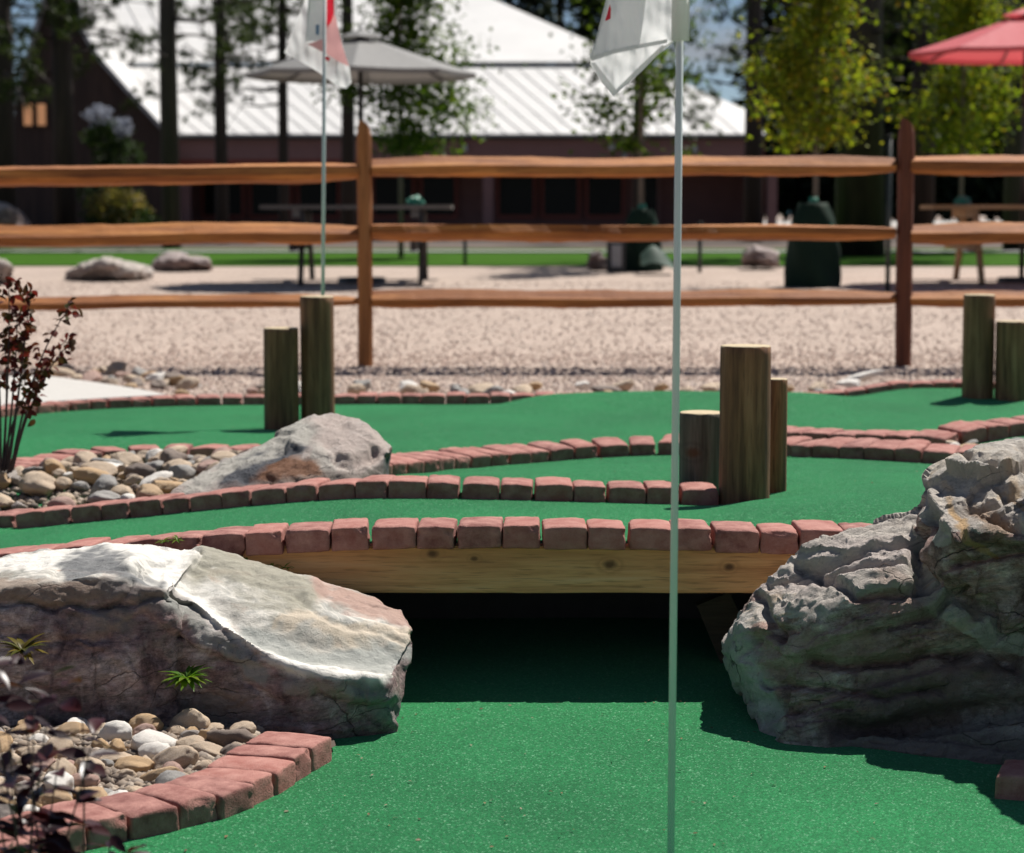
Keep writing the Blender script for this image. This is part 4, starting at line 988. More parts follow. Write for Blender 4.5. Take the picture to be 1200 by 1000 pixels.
# near purple-leaved shrub
pb3 = PZ(60, 1090, -.26); pb3.y = 3.25; pb3.x = P(55, 900, 3.25).x; pb3.z = -.265
sh = tag(empty('purple_leaved_shrub', pb3), 'dark purple leaved shrub with thin stems in the near left corner', 'shrub')
st, lv_ = MB(), MB()
stems = [(-20, 742, 3.2), (25, 770, 3.25), (62, 790, 3.3), (40, 830, 3.2), (95, 800, 3.28), (110, 860, 3.22), (70, 880, 3.3), (130, 980, 3.2), (10, 850, 3.15), (-10, 900, 3.25), (150, 1000, 3.2), (45, 940, 3.25)]
for (px, py, Y) in stems:
    tip = P(px, py, Y) - pb3; root = Vector((rp.uniform(-.05, .05), rp.uniform(-.04, .04), 0))
    ctrl_ = root.lerp(tip, .5) + Vector((tip.x * .22, 0, .02))
    pts = [root * (1 - t) ** 2 + ctrl_ * 2 * t * (1 - t) + tip * t * t for t in [i / 10 for i in range(11)]]
    st.tube(pts, [.0022 - .0014 * i / 10 for i in range(11)], 6)
    for i in range(4, 11):
        for q in range(rp.choice((1, 2, 2))):
            a = rp.uniform(0, 6.28); d = Vector((math.cos(a), math.sin(a) * .8, rp.uniform(-.25, .6)))
            nn = Vector((rp.uniform(-.6, .6), rp.uniform(-.9, .4), 1))
            leaf_shape(lv_, pts[i], d, nn, rp.uniform(.034, .060), rp.uniform(.017, .028), .35, rp.uniform(0, .5))
st.build('stem', M['stem_dark'], sh, smooth=True); lv_.build('foliage', M['leaf_purple'], sh, smooth=True)
# red seed-headed shrub on the island
pb4 = P(6, 556, 7.35); pb4.z = -.01
sh2 = tag(empty('red_seed_shrub', pb4), 'spindly shrub with dark red seed heads rising from the river rock island', 'shrub')
st, lv_ = MB(), MB()
for (px, py, Y) in ((10, 330, 7.3), (35, 345, 7.4), (80, 362, 7.35), (82, 402, 7.4), (28, 395, 7.3), (55, 430, 7.4), (-10, 340, 7.3), (5, 400, 7.45), (-25, 380, 7.3), (40, 452, 7.3), (20, 372, 7.35)):
    tip = P(px, py, Y) - pb4; root = Vector((rp.uniform(-.02, .02), rp.uniform(-.03, .03), 0))
    c_ = root.lerp(tip, .55) + Vector((-.05 if px > 40 else .02, 0, .06))
    pts = [root * (1 - t) ** 2 + c_ * 2 * t * (1 - t) + tip * t * t for t in [i / 10 for i in range(11)]]
    st.tube(pts, [.0045 - .0032 * i / 10 for i in range(11)], 6)
    for i in range(6, 11):
        nlv = 18 if i == 10 else rp.choice((4, 6, 9))
        for q in range(nlv):
            d = Vector((rp.gauss(0, 1), rp.gauss(0, 1), rp.gauss(.2, 1))).normalized()
            b = pts[i] + Vector((rp.gauss(0, 1), rp.gauss(0, 1), rp.gauss(0, 1))) * (.016 if i == 10 else .014)
            leaf_shape(lv_, b, d, Vector((rp.gauss(0, 1), rp.gauss(0, 1), 1)), rp.uniform(.020, .038), rp.uniform(.016, .026), .3, .3)
st.build('stem', M['stem_dark'], sh2, smooth=True); lv_.build('foliage', M['leaf_rust'], sh2, smooth=True)
def rosette(px, py, Y, size, n, mat, label, flatn=.4):
    b = P(px, py, Y); o = MB()
    for i in range(n):
        a = rp.uniform(0, 6.28); d = Vector((math.cos(a), math.sin(a) - .5, rp.uniform(flatn, 1.3)))
        leaf_shape(o, Vector((rp.uniform(-.004, .004), 0, 0)), d, Vector((0, 0, 1)), size * rp.uniform(.5, 1.1), size * rp.uniform(.18, .30), .3, .6)
    ob = o.build('weed', mat, smooth=True); ob.location = b; return tag(ob, label, 'weed')
rosette(219, 797, 4.915, .052, 60, M['leaf_weed'], 'spiky green weed rooted in the face of the banded boulder')
rosette(26, 765, 4.93, .06, 34, M['leaf_weed_y'], 'yellowing weed on the shaded boulder face above the purple shrub')
for i, (px, py, Y) in enumerate(((192, 634, 5.46), (208, 632, 5.46), (272, 652, 5.44), (290, 657, 5.44), (318, 663, 5.44), (335, 664, 5.44))):
    ob = rosette(px, py + 2, Y, .024, 12, M['leaf_weed'], 'tiny green weed sprouting between footbridge bricks and banded boulder'); ob['group'] = 'tiny weeds behind the banded boulder'

# ------------------------------------------------------------------ litter on the turf
lt = MB(); rl = random.Random(44)
for _ in range(150):
    if rl.random() < .55:
        y = rl.uniform(4.0, 5.3); x = rl.uniform(-.6, .75); z = -.279
    else:
        y = rl.uniform(5.75, 10.0); x = rl.uniform(-.22, .22) * y; z = float(turf_z(x, y)) + .001
    d = Vector((rl.gauss(0, 1), rl.gauss(0, 1), .15)); leaf_shape(lt, Vector((x, y, z + .002)), d, Vector((rl.gauss(0, .3), rl.gauss(0, .3), 1)), rl.uniform(.004, .014), rl.uniform(.0025, .006), .3, .2)
M['litter'] = mat_leaf('leaf_litter', [(.10, .06, .03), (.22, .15, .08), (.06, .04, .03), (.40, .34, .24), (.15, .09, .04)], 0, .8)
tag(lt.build('leaf_litter', M['litter']), kind='stuff')

# ------------------------------------------------------------------ trees
M['bark'] = mat_wood('pine_bark', (.020, .014, .011), (.045, .032, .025), (.075, .055, .043), 'Z', .5, .5, bumpd=.03)
M['bark_light'] = mat_wood('young_bark', (.09, .07, .05), (.16, .125, .095), (.22, .18, .14), 'Z', 1, 1)
M['needle'] = mat_leaf('pine_needle', [(.020, .034, .012), (.035, .055, .016), (.055, .075, .022), (.028, .045, .018)], .25, .5)
M['leaf_green'] = mat_leaf('leaf_green', [(.022, .042, .008), (.045, .08, .012), (.08, .115, .016), (.03, .055, .012)], .45, .4)
M['leaf_yellow'] = mat_leaf('leaf_yellow', [(.055, .085, .010), (.11, .15, .014), (.19, .21, .020), (.08, .115, .012), (.15, .19, .018), (.045, .07, .01), (.24, .23, .024), (.12, .16, .014), (.26, .15, .02)], .5, .6)
M['conifer'] = mat_leaf('conifer', [(.010, .018, .010), (.018, .030, .014), (.028, .042, .018)], .1, .7)
def pine_mesh(seed, h, zlo, spread, nb_, tufts, nl=.17, npt=20):
    r_ = random.Random(seed); tr, cr = MB(), MB()
    tr.tube([(0, 0, -.2), (.02, .01, h * .3), (-.02, .02, h * .6), (.01, 0, h)], [.16, .14, .10, .03], 12)
    for i in range(nb_):
        z = zlo + (h - zlo) * (i + r_.random()) / nb_; ln = spread * (1 - .6 * (z - zlo) / (h - zlo)) * r_.uniform(.45, 1.05)
        a = r_.uniform(0, 6.28); d = Vector((math.cos(a), math.sin(a), 0)); droop = r_.uniform(-.25, .25)
        pts = [Vector((0, 0, z)) + d * ln * t + Vector((0, 0, droop * ln * t + .25 * ln * t * t * r_.uniform(-.5, .8))) + Vector((r_.uniform(-.06, .06), r_.uniform(-.06, .06), 0)) * t for t in (0, .35, .7, 1)]
        tr.tube(pts, [.028, .02, .012, .006], 5)
        for q in range(tufts):
            t = r_.uniform(.3, 1) ** .7; k = min(2, int(t * 3)); c = pts[k].lerp(pts[k + 1], t * 3 - k) + Vector((r_.gauss(0, .16), r_.gauss(0, .16), r_.gauss(0, .12)))
            for m_ in range(npt):
                dd = Vector((r_.gauss(0, 1), r_.gauss(0, 1), r_.gauss(.25, 1))).normalized(); s = dd.cross(Vector((r_.gauss(0, 1), r_.gauss(0, 1), r_.gauss(0, 1)))).normalized() * .011
                e = c + dd * nl * r_.uniform(.6, 1.1)
                cr.add([c - s, c + s, e], [(0, 1, 2)])
    return tr, cr
def pine(px, Y, wpx, label, proto, rz, group='pine trees in front of the building'):
    b = P(px, 280, Y); b.z = gz(Y)
    r = tag(empty('pine_tree', b, rz), label, 'pine tree', group); sc = wpx / (F / Y) / .28
    for nm, me in proto:
        o = bpy.data.objects.new(nm, me); COL.objects.link(o); o.parent = r; o.scale = (sc, sc, 1) if nm == 'trunk' else (1, 1, 1)
    return r
def protos(seed, *a, **k):
    tr, cr = pine_mesh(seed, *a, **k); out = []
    for nm, mb_, mt in (('trunk', tr, M['bark']), ('crown', cr, M['needle'])):
        o = mb_.build(nm, mt, smooth=(nm == 'trunk')); out.append((nm, o.data)); bpy.data.objects.remove(o)
    return out
pA = protos(1, 10.5, 2.5, 1.9, 52, 14, npt=24); pB = protos(2, 9.5, 2.7, 1.7, 46, 13, npt=24); pC = protos(3, 11, 2.9, 2.1, 50, 14, npt=24)
pine(4, 38, 27, 'thick pine trunk at the very left edge of the building view', pA, .3)
pine(77, 39, 25, 'thick dark pine standing before the gabled wing', pB, 1.5)
pine(201, 36, 20, 'straight pine at the corner where the gable meets the white roof', pC, 2.2)
pine(261, 41, 14, 'slim pine before the white roof between gable corner and umbrella', pB, 3.3)
pine(333, 42, 11, 'slimmest leaning pine just behind the grey umbrella', pA, 4.4)
pine(408, 44, 15, 'dark pine behind the pole of the grey umbrella', pB, 5.4)
pine(882, 44, 20, 'dark pine trunk at the right end of the white roof', pC, .9)
pine(746, 50, 9, 'thin pine whose needles overhang the right end of the white roof', pA, 1.1)
pine(1008, 31, 52, 'very thick dark pine trunk behind the tall watering bag tree', pC, 2.9)
pine(1078, 48, 28, 'dark pine trunk behind the reddish fence post', pA, 5.1)
pine(1192, 34, 30, 'dark pine trunk behind the red umbrella', pB, 4.0)
def leafy(px, Y, zlo, zhi, hw, n, ls, mat, trunk_r, label, seed, cat='tree', density=1.0, base=None, lean=0):
    r_ = random.Random(seed); b = P(px, 300, Y); b.z = gz(Y); t = tag(empty('young_tree', b), label, cat, 'young leafy trees in the yard')
    tr, cr = MB(), MB()
    tr.tube([(0, 0, -.1), (lean * .3, 0, zlo * .7), (lean, 0, zlo + (zhi - zlo) * .6), (lean * 1.1, 0, zhi)], [trunk_r, trunk_r * .85, trunk_r * .5, trunk_r * .15], 10)
    cl_ = []
    for i in range(30):
        z = zlo + (zhi - zlo) * (i + r_.random()) / 30; u = (z - zlo) / (zhi - zlo)
        w_ = hw * (.55 + .6 * math.sin(min(1, u * 1.25 + .15) * math.pi)) * r_.uniform(.35, 1.05); a = r_.uniform(0, 6.28)
        e = Vector((lean + math.cos(a) * w_, math.sin(a) * w_, z + r_.uniform(-.05, .2)))
        s0 = Vector((lean * .8, 0, max(zlo * .8, z - .35 * w_ - .15)))
        tr.tube([s0, s0.lerp(e, .5) + Vector((0, 0, .06)), e], [trunk_r * .28, trunk_r * .17, trunk_r * .06], 5)
        for q in range(3): cl_.append((s0.lerp(e, r_.uniform(.35, 1.1)), r_.uniform(.08, .17) * hw / .6))
    for i in range(n):
        c, s = r_.choice(cl_); p = c + Vector((r_.gauss(0, s), r_.gauss(0, s), r_.gauss(0, s * .8)))
        if p.z < zlo - .03: continue
        d = Vector((r_.gauss(0, 1), r_.gauss(0, 1), r_.gauss(-.4, .8))).normalized()
        nn = Vector((r_.gauss(0, .7), r_.gauss(0, .7), 1)); l_ = ls * r_.uniform(.6, 1.25)
        s_ = d.cross(nn).normalized()
        cr.add([p, p + d * l_ * .5 + s_ * l_ * .38, p + d * l_, p + d * l_ * .5 - s_ * l_ * .38], [(0, 1, 2, 3)])
    tr.build('trunk', M['bark_light'], t, smooth=True); cr.build('crown', mat, t); return t
zpx = lambda py, Y: .85 + (250 - py) * Y / F - gz(Y)
leafy(470, 30, zpx(180, 30), zpx(-110, 30), 1.0, 9500, .085, M['leaf_green'], .035, 'green leafy young tree just right of the tan fence post', 1)
leafy(750, 25.5, zpx(178, 25.5), zpx(-60, 25.5), .64, 2600, .08, M['leaf_green'], .030, 'sparse young tree growing out of the squat watering bag', 2)
leafy(955, 22, zpx(172, 22), zpx(-90, 22), .60, 7500, .058, M['leaf_yellow'], .030, 'dense yellow green young tree growing out of the tall watering bag', 3)
leafy(1125, 29, zpx(180, 29), zpx(-60, 29), .85, 7500, .068, M['leaf_yellow'], .035, 'yellow green young tree behind the red umbrella', 4)
leafy(752, 48, zpx(60, 48), zpx(-140, 48), 2.0, 2600, .11, M['leaf_green'], .05, 'tall green tree whose lower leaves hang over the white roof', 5)
# dark conifers behind
def conifer_mesh(seed, h, rad, n):
    r_ = random.Random(seed); tr, cr = MB(), MB(); tr.tube([(0, 0, -.3), (0, 0, h)], [.22, .04], 8)
    for i in range(n):
        u = r_.random() ** 1.3; z = .6 + (h - .6) * u; rr_ = rad * (1 - u) ** .8 * (.55 + .45 * abs(math.sin(z * 3.1))) * r_.uniform(.3, 1.05) + .1; a = r_.uniform(0, 6.28)
        p = Vector((math.cos(a) * rr_, math.sin(a) * rr_, z)); d = Vector((math.cos(a) + r_.gauss(0, .5), math.sin(a) + r_.gauss(0, .5), r_.gauss(-.3, .4))).normalized()
        s = d.cross(Vector((r_.gauss(0, .5), r_.gauss(0, .5), 1))).normalized(); l_ = r_.uniform(.25, .6)
        cr.add([p - s * .03, p + d * l_ * .5 - s * l_ * .22, p + d * l_, p + d * l_ * .5 + s * l_ * .22], [(0, 1, 2, 3)])
    out = []
    for nm, mb_, mt in (('trunk', tr, M['bark']), ('crown', cr, M['conifer'])):
        o = mb_.build(nm, mt); out.append((nm, o.data)); bpy.data.objects.remove(o)
    return out
cA, cB = conifer_mesh(1, 11, 2.6, 5200), conifer_mesh(2, 14, 3.0, 6000)
rc = random.Random(9)
for i, (px, Y) in enumerate(((935, 66), (985, 74), (1035, 64), (1085, 72), (1135, 66), (1185, 74), (1240, 66), (1300, 72), (-30, 68), (-90, 74), (1010, 108), (1110, 108), (1200, 108), (960, 110), (1060, 112), (1160, 112), (598, 82), (655, 86), (705, 82), (548, 88))):
    b = P(px, 270, Y); b.z = gz(Y) - (.0)
    t = tag(empty('conifer_tree', b, rc.uniform(0, 6)), 'dark conifer in the shaded woods behind the yard', 'conifer', 'dark conifers in the woods behind the yard')
    sc = rc.uniform(.85, 1.2)
    for nm, me in (cA, cB)[i % 2]:
        o = bpy.data.objects.new(nm, me); COL.objects.link(o); o.parent = t; o.scale = (sc, sc, sc)

# watering bags round the young trees
M['bag'] = mat_plain('bag_green', (.010, .026, .016), .75, var=.4, scale=4, spec=.15)
M['bag_teal'] = mat_plain('bag_collar', (.02, .20, .13), .5)
def bag(px, py_base, py_top, wpx, Y, label):
    b = P(px, py_base, Y); b.z = gz(Y); s = F / Y; H = (py_base - py_top) / s; r0 = wpx / s / 2; vs, fs = [], []; n, rows = 28, 16
    for j in range(rows + 1):
        t = j / rows; rad = r0 * (1.02 - .16 * t - .55 * max(0, t - .72) ** 1.2 * 3.0)
        rad = max(rad, .09)
        for k in range(n):
            a = 2 * math.pi * k / n
            f = 1 + .10 * math.sin(a * 4 + j * .45) * (1 - t * .3) + .05 * noise.noise(Vector((math.cos(a) * 2, math.sin(a) * 2, t * 4 + px)))
            vs.append((rad * f * math.cos(a), rad * f * math.sin(a) * .8, H * t - .02 * (1 - t)))
    for j in range(rows):
        for k in range(n): fs.append((j * n + k, j * n + (k + 1) % n, (j + 1) * n + (k + 1) % n, (j + 1) * n + k))
    fs.append(tuple(rows * n + k for k in range(n)))
    t = tag(empty('watering_bag', b), label, 'watering bag', 'tree watering bags')
    mesh_obj('bag', vs, fs, M['bag'], t, smooth=True)
    mb = MB().tube([(0, 0, H - .02), (0, 0, H + .05)], [.05, .04], 14); mb.build('collar', M['bag_teal'], t, smooth=True)
    mb = MB().tube([(r0 * .55, -r0 * .72, H * .75), (r0 * .62, -r0 * .80, H * .68), (r0 * .55, -r0 * .78, H * .6)], .012, 6); mb.build('handle', M['bag_teal'], t)
    return t
bag(952, 336, 238, 62, 21.9, 'tall dark green watering bag round the dense young tree trunk')
bag(752, 319, 246, 46, 25.3, 'squat dark green watering bag round the sparse young tree trunk')
# tarp flap beside the squat bag, grey box, stakes
M['tarp'] = mat_plain('tarp', (.018, .055, .034), .7, var=.4, scale=5)
v0 = P(765, 319, 24.9); mbt = MB()
tv, tf = [], []
for j in range(9):
    for i in range(9):
        x = -.16 + .36 * i / 8; y = -.2 + .4 * j / 8
        z = .30 * math.exp(-((x + .02) ** 2 + y * y) * 22) + .03 * noise.noise(Vector((x * 9, y * 9, 1)))
        tv.append((x, y, max(z, 0) + .008))
for j in range(8):
    for i in range(8): tf.append((j * 9 + i, j * 9 + i + 1, (j + 1) * 9 + i + 1, (j + 1) * 9 + i))
k = len(tv); tv += [(x, y, -.005) for x, y, z in tv]; tf += [tuple(i + k for i in f)[::-1] for f in tf]
o = mesh_obj('folded_tarp', tv, tf, M['tarp'], smooth=True); o.location = (v0.x, v0.y - .45, gz(v0.y - .45)); tag(o, 'crumpled green tarp on the ground beside the squat watering bag', 'tarp')
bx_ = P(722, 320, 25.0); bx_.z = gz(25)
ub = tag(empty('utility_box', bx_), 'small dark utility box with a pale front plate beside the squat watering bag', 'box')
vs, fs = noisy_box((-.10, -.08, 0), (.10, .08, .33), (0, 0, 0), 0, 0); mesh_obj('casing', vs, fs, mat_plain('box_dark', (.03, .03, .032), .5), ub)
vs, fs = noisy_box((-.055, -.088, .06), (.055, -.078, .30), (0, 0, 0), 0, 0); mesh_obj('front_plate', vs, fs, mat_plain('box_plate', (.34, .34, .35), .5), ub)
M['stake'] = mat_plain('stake', (.022, .032, .028), .5)
def stake(px, y0, y1, Y, label):
    b = P(px, y1, Y); b.z = gz(Y); h = P(px, y0, Y).z - b.z
    mb = MB().tube([(0, 0, -.1), (0, 0, h)], .022, 8).tube([(0, 0, h), (0, 0, h + .02)], .03, 8)
    o = mb.build('garden_stake', M['stake'], smooth=True); o.location = b; tag(o, label, 'stake')
stake(1040, 160, 345, 21, 'thin dark green stake just left of the reddish fence post')
stake(820, 262, 321, 25, 'short thin dark stake in the yard right of the near flag pole')
stake(545, 270, 308, 27, 'short thin dark stake by the weathered picnic table end')

# ------------------------------------------------------------------ picnic tables and umbrellas
M['grey_wood'] = mat_wood('weathered_wood', (.09, .08, .072), (.17, .155, .14), (.25, .23, .21), 'X', 1, .6)
M['dark_leg'] = mat_wood('dark_table_leg', (.03, .026, .024), (.05, .044, .04), (.075, .066, .06), 'Z', 1, .6)
M['orange_wood'] = mat_wood('cedar_wood', (.28, .15, .07), (.44, .26, .13), (.54, .36, .21), 'X', 1, .6)
def picnic_table(pxc, Y, half, mt, ml, label, py_base=330, top_z=.76):
    b = P(pxc, py_base, Y); b.z = gz(Y); t = tag(empty('picnic_table', b), label, 'picnic table', 'picnic tables in the gravel yard')
    m1 = MB()
    for i in range(5): m1.box((-half, -.37 + i * .15, top_z - .04), (half, -.37 + i * .15 + .138, top_z))
    for xx in (-half * .62, half * .62): m1.box((xx - .04, -.36, top_z - .125), (xx + .04, .36, top_z - .042))
    m1.build('tabletop', mt, t)
    for s in (-1, 1):
        m2 = MB()
        for i in range(2): m2.box((-half, s * .70 - .14 + i * .145, .41), (half, s * .70 - .14 + i * .145 + .135, .45))
        m2.build('bench', mt, t)
    for xx in (-half * .62, half * .62):
        for s in (-1, 1): MB().bar((xx + .065, s * .28, top_z - .05), (xx + .065, s * .66, 0), .09, .045, up=(1, 0, 0)).build('leg', ml, t)
        MB().box((xx - .03, -.80, .32), (xx + .019, .80, .408)).build('crossbar', ml, t)
    return t
picnic_table(420, 22.8, .93, M['grey_wood'], M['dark_leg'], 'weathered grey picnic table under the grey umbrella')
picnic_table(1197, 22.8, .95, M['orange_wood'], M['orange_wood'], 'warm cedar picnic table under the red umbrella')
def umbrella(pxc, Y, py_rim, py_apex, hwpx, mat, mpole, label, rot=0):
    b = P(pxc, 330, Y); b.z = gz(Y); s = F / Y; zr = P(pxc, py_rim, Y).z - b.z; za = P(pxc, py_apex, Y).z - b.z; Rr = hwpx / s
    t = tag(empty('patio_umbrella', b), label, 'umbrella', 'umbrellas over the picnic tables')
    vs, fs = [], []; nseg = 8; per = 6; rows = 8
    for j in range(rows + 1):
        u = .16 + .84 * j / rows
        for k in range(nseg * per):
            a = 2 * math.pi * k / (nseg * per) + rot; f = (k % per) / per
            rr_ = Rr * u * math.cos(math.pi / nseg) / math.cos((f - .5) * 2 * math.pi / nseg)
            sag = .010 * math.sin(f * math.pi) * u
            vs.append((rr_ * math.cos(a), rr_ * math.sin(a), za + (zr - za) * (u ** .92) - sag))
    n = nseg * per
    for j in range(rows):
        for k in range(n): fs.append((j * n + k, (j + 1) * n + k, (j + 1) * n + (k + 1) % n, j * n + (k + 1) % n))
    k0 = len(vs)
    for k in range(n):
        x, y, z = vs[rows * n + k]; vs.append((x * 1.0, y * 1.0, z - .045))
    for k in range(n): fs.append((rows * n + k, k0 + k, k0 + (k + 1) % n, rows * n + (k + 1) % n))
    mesh_obj('canopy', vs, fs, mat, t)
    vv, ff = [(0, 0, za + .05)], []
    for k in range(8):
        a = 2 * math.pi * k / 8 + rot; vv.append((Rr * .21 * math.cos(a), Rr * .21 * math.sin(a), za - .035))
    for k in range(8): ff.append((0, 1 + k, 1 + (k + 1) % 8))
    mesh_obj('vent', vv, ff, mat, t)
    MB().tube([(0, 0, 0), (0, 0, za + .02)], .026, 12).tube([(0, 0, za + .03), (0, 0, za + .10)], [.02, .008], 8).build('pole', mpole, t, smooth=True)
    for k in range(8):
        a = 2 * math.pi * k / 8 + rot; MB().bar((0, 0, za - .03), (Rr * .98 * math.cos(a), Rr * .98 * math.sin(a), zr - .02), .014, .02).build('rib', mpole, t)
    MB().tube([(0, 0, .0), (0, 0, .05), (0, 0, .055)], [.24, .23, .05], 20).build('base', mpole, t)
M['canvas_grey'] = mat_cloth('grey_canvas', (.20, .197, .19), .10, (.25, .25, .24))
M['canvas_red'] = mat_cloth('red_canvas', (.62, .13, .15), .30, (.7, .10, .12))
M['dark_metal'] = mat_plain('dark_metal', (.025, .024, .024), .45)
umbrella(424, 22.8, 86, 40, 134, M['canvas_grey'], M['dark_metal'], 'grey canvas umbrella over the weathered picnic table')
umbrella(1197, 22.8, 62, 14, 136, M['canvas_red'], M['dark_metal'], 'red canvas umbrella over the cedar picnic table')
def bundle(px, Y, label, seed):
    b = P(px, 238, Y); b.z = gz(Y) + .76
    bm = bmesh.new(); bmesh.ops.create_icosphere(bm, subdivisions=3, radius=1)
    for v in bm.verts:
        v.co = Vector((v.co.x * .085, v.co.y * .07, max(0, v.co.z * .07 + .02))) * (1 + .35 * noise.noise(v.co * 2.2 + Vector((seed, 0, 0))))
    me = bpy.data.meshes.new('cloth_bundle'); bm.to_mesh(me); bm.free(); me.materials.append(M['bag_teal'])
    o = bpy.data.objects.new('cloth_bundle', me); COL.objects.link(o); o.location = b; tag(o, label, 'bundle')
bundle(487, 22.8, 'small teal bundle lying on the weathered grey picnic table', 1)
bundle(1128, 22.8, 'small teal bundle lying on the cedar picnic table', 4)

# ------------------------------------------------------------------ building
YB = 58.0; gB = gz(YB)
bbase = Vector((P(545, 275, YB).x, YB + 3, gB))
bld = tag(empty('lodge_building', bbase), 'long dark lodge with white metal roof, shaded porch and steep gabled wing', 'building')
def bpart(name, vs, fs, mat, parent=bld, **k): 
    par_off = bbase
    return mesh_obj(name, [Vector(v) - par_off for v in vs], fs, mat, parent, **k)
M['roof'] = mat_plain('roof_metal', (.66, .65, .635), .5, var=.14, scale=.9)
M['seam'] = mat_plain('roof_seam', (.60, .59, .575), .5, var=.10, scale=1.2)
M['maroon'] = mat_plain('maroon_siding', (.24, .115, .105), .8, var=.2, scale=3)
M['maroon_l'] = mat_plain('maroon_fascia', (.30, .165, .155), .8, var=.15, scale=3)
M['red_trim'] = mat_plain('red_trim', (.34, .085, .065), .7)
M['teal_trim'] = mat_plain('gutter_dark', (.025, .035, .035), .5)
M['plank'] = mat_wood('dark_planks', (.030, .017, .013), (.055, .030, .023), (.085, .048, .036), 'Z', .5, .3)
M['glass'] = mat_plain('dark_glass', (.010, .011, .012), .25, var=.2, scale=2, spec=.15)
def slab(pts, th, drop=Vector((0, 0, -1))):
    k = len(pts); vs = list(pts) + [p + drop * th for p in pts]
    return vs, [tuple(range(k)), tuple(range(2 * k - 1, k - 1, -1))] + [(i, i + k, (i + 1) % k + k, (i + 1) % k) for i in range(k)]
def yinterp(py): return float(np.interp(py, [-45, 75, 157], [71, 62.3, 57.7]))
RQ = lambda px, py: P(px, py, yinterp(py))
def roof_with_seams(name, pts, seams):
    vs, fs = slab(pts, .05); k = len(vs); mi = [0] * len(fs); mb = MB(); mb.add(vs, fs, 0)
    for a, b in seams: mb.bar(a + Vector((0, 0, .02)), b + Vector((0, 0, .004)), .03, .010, 1)
    return mb
low = [RQ(193, 157), RQ(897, 157), RQ(873, 128), RQ(800, 97), RQ(752, 76), RQ(117, 76), RQ(150, 107)]
sm = []
for x in range(215, 1000, 21):
    x1 = x - 95
    a, b = (x, 157), (x1, 76)
    if x > 890: t0 = (x - 890) / 95 * .95; a = (x - 95 * t0, 157 - 81 * t0)
    if a[1] > 130 and a[0] > 880: continue
    if x > 875 and a[1] < 100: continue
    if x1 < 118: t1 = (x - 190 + 12) / 95 if x < 205 else 1; b = (max(x1, 122), 157 - 81 * min(1, (x - max(x1, 122)) / 95))
    # keep below the hip on the right
    hip = lambda px: np.interp(px, [752, 800, 873, 897], [76, 97, 128, 157])
    while b[0] > 740 and b[1] < hip(b[0]) + 2: b = (b[0] + 95 * .03, b[1] + 81 * .03)
    if b[1] < a[1]: sm.append((RQ(*a), RQ(*b)))
mb = roof_with_seams('roof', low, sm)
up = [P(116, 73, 62.1), P(744, 72, 62.1), RQ(560, -8), RQ(478, -45), RQ(60, -45), RQ(88, 0), RQ(98, 40)]
sm = []
for x in range(140, 740, 23):
    b = (x - 60, -44)
    b = (max(b[0], 92), b[1] if b[0] >= 92 else 72 - 116 * (x - 92) / 60)
    hip2 = lambda px: np.interp(px, [478, 560, 744], [-45, -8, 72])
    while b[0] > 478 and b[1] < hip2(b[0]) + 2: b = (b[0] + 1, b[1] + 1.93)
    if b[1] < 70: sm.append((RQ(x, 72), RQ(*b)))
mb2 = roof_with_seams('roof', up, sm); mb.add(mb2.v, mb2.f, 0); mb.m[-len(mb2.f):] = mb2.m
mb.v = [v - bbase for v in mb.v]; mb.build('roof', None, bld, mats=[M['roof'], M['seam']])
def wbox(name, x0, x1, y0, y1, Y, dep, mat, parent=bld):
    a, b = P(x0, y1, Y), P(x1, y0, Y); vs = MB().box((a.x, Y, a.z), (b.x, Y + dep, b.z))
    return bpart(name, vs.v, vs.f, mat, parent)
wbox('gutter', 194, 896, 157.5, 163, 57.72, .12, M['teal_trim'])
wbox('fascia', 196, 894, 163.5, 187, 57.9, .25, M['maroon_l'])
wbox('porch_beam', 196, 894, 187.5, 197, 58.0, .25, M['red_trim'])
wbox('wall', 196, 893, 160, 292, 60.6, .3, M['maroon'])
wbox('porch_ceiling', 196, 893, 163, 166, 58.2, 2.3, M['maroon'])
wbox('end_wall', 893.5, 896, 166, 292, 58.4, 8, M['maroon'])
for cx in (216, 572, 905): wbox('column', cx - 6, cx + 6, 197.5, 285, 58.02, .22, M['maroon_l'])
for x0, x1 in ((236, 286), (292, 342), (348, 398), (436, 486), (492, 536), (582, 628), (634, 680), (686, 732)):
    wnd = wbox('window', x0, x1, 205, 256, 60.45, .14, M['red_trim'])
    a, b = P(x0 + 3.5, 252, 60.42), P(x1 - 3.5, 208, 60.42); mm = MB().box((a.x, 60.42, a.z), (b.x, 60.46, b.z)); o = mesh_obj('pane', [v - bbase for v in mm.v], mm.f, M['glass'], wnd)
dr = wbox('door', 750, 774, 200, 268, 60.45, .14, M['maroon_l']); a, b = P(754, 262, 60.4), P(770, 205, 60.4); mm = MB().box((a.x, 60.42, a.z), (b.x, 60.46, b.z)); mesh_obj('pane', [v - bbase for v in mm.v], mm.f, M['glass'], dr)
M['lamp'] = mat_plain('porch_lamp', (.55, .55, .55), .4)
for px, py in ((545, 174), (717, 172), (814, 175), (731, 184)):
    c = P(px, py, 57.84); mm = MB().tube([c + Vector((0, -.06, .10)), c + Vector((0, -.06, .05)), c + Vector((0, -.06, -.08))], [.03, .06, .07], 10); bpart('wall_lamp', mm.v, mm.f, M['lamp'])
# gabled wing
gpts = [(194, 163), (188, 144), (150, 106), (114, 67), (98, 40), (89, 0), (72, -70), (52, 0), (40, 45), (28, 92), (17, 122), (17, 300), (194, 300)]
gp3 = [P(px, py, 57.2) for px, py in gpts]; k = len(gp3)
vs = gp3 + [p + Vector((0, 6, 0)) for p in gp3]
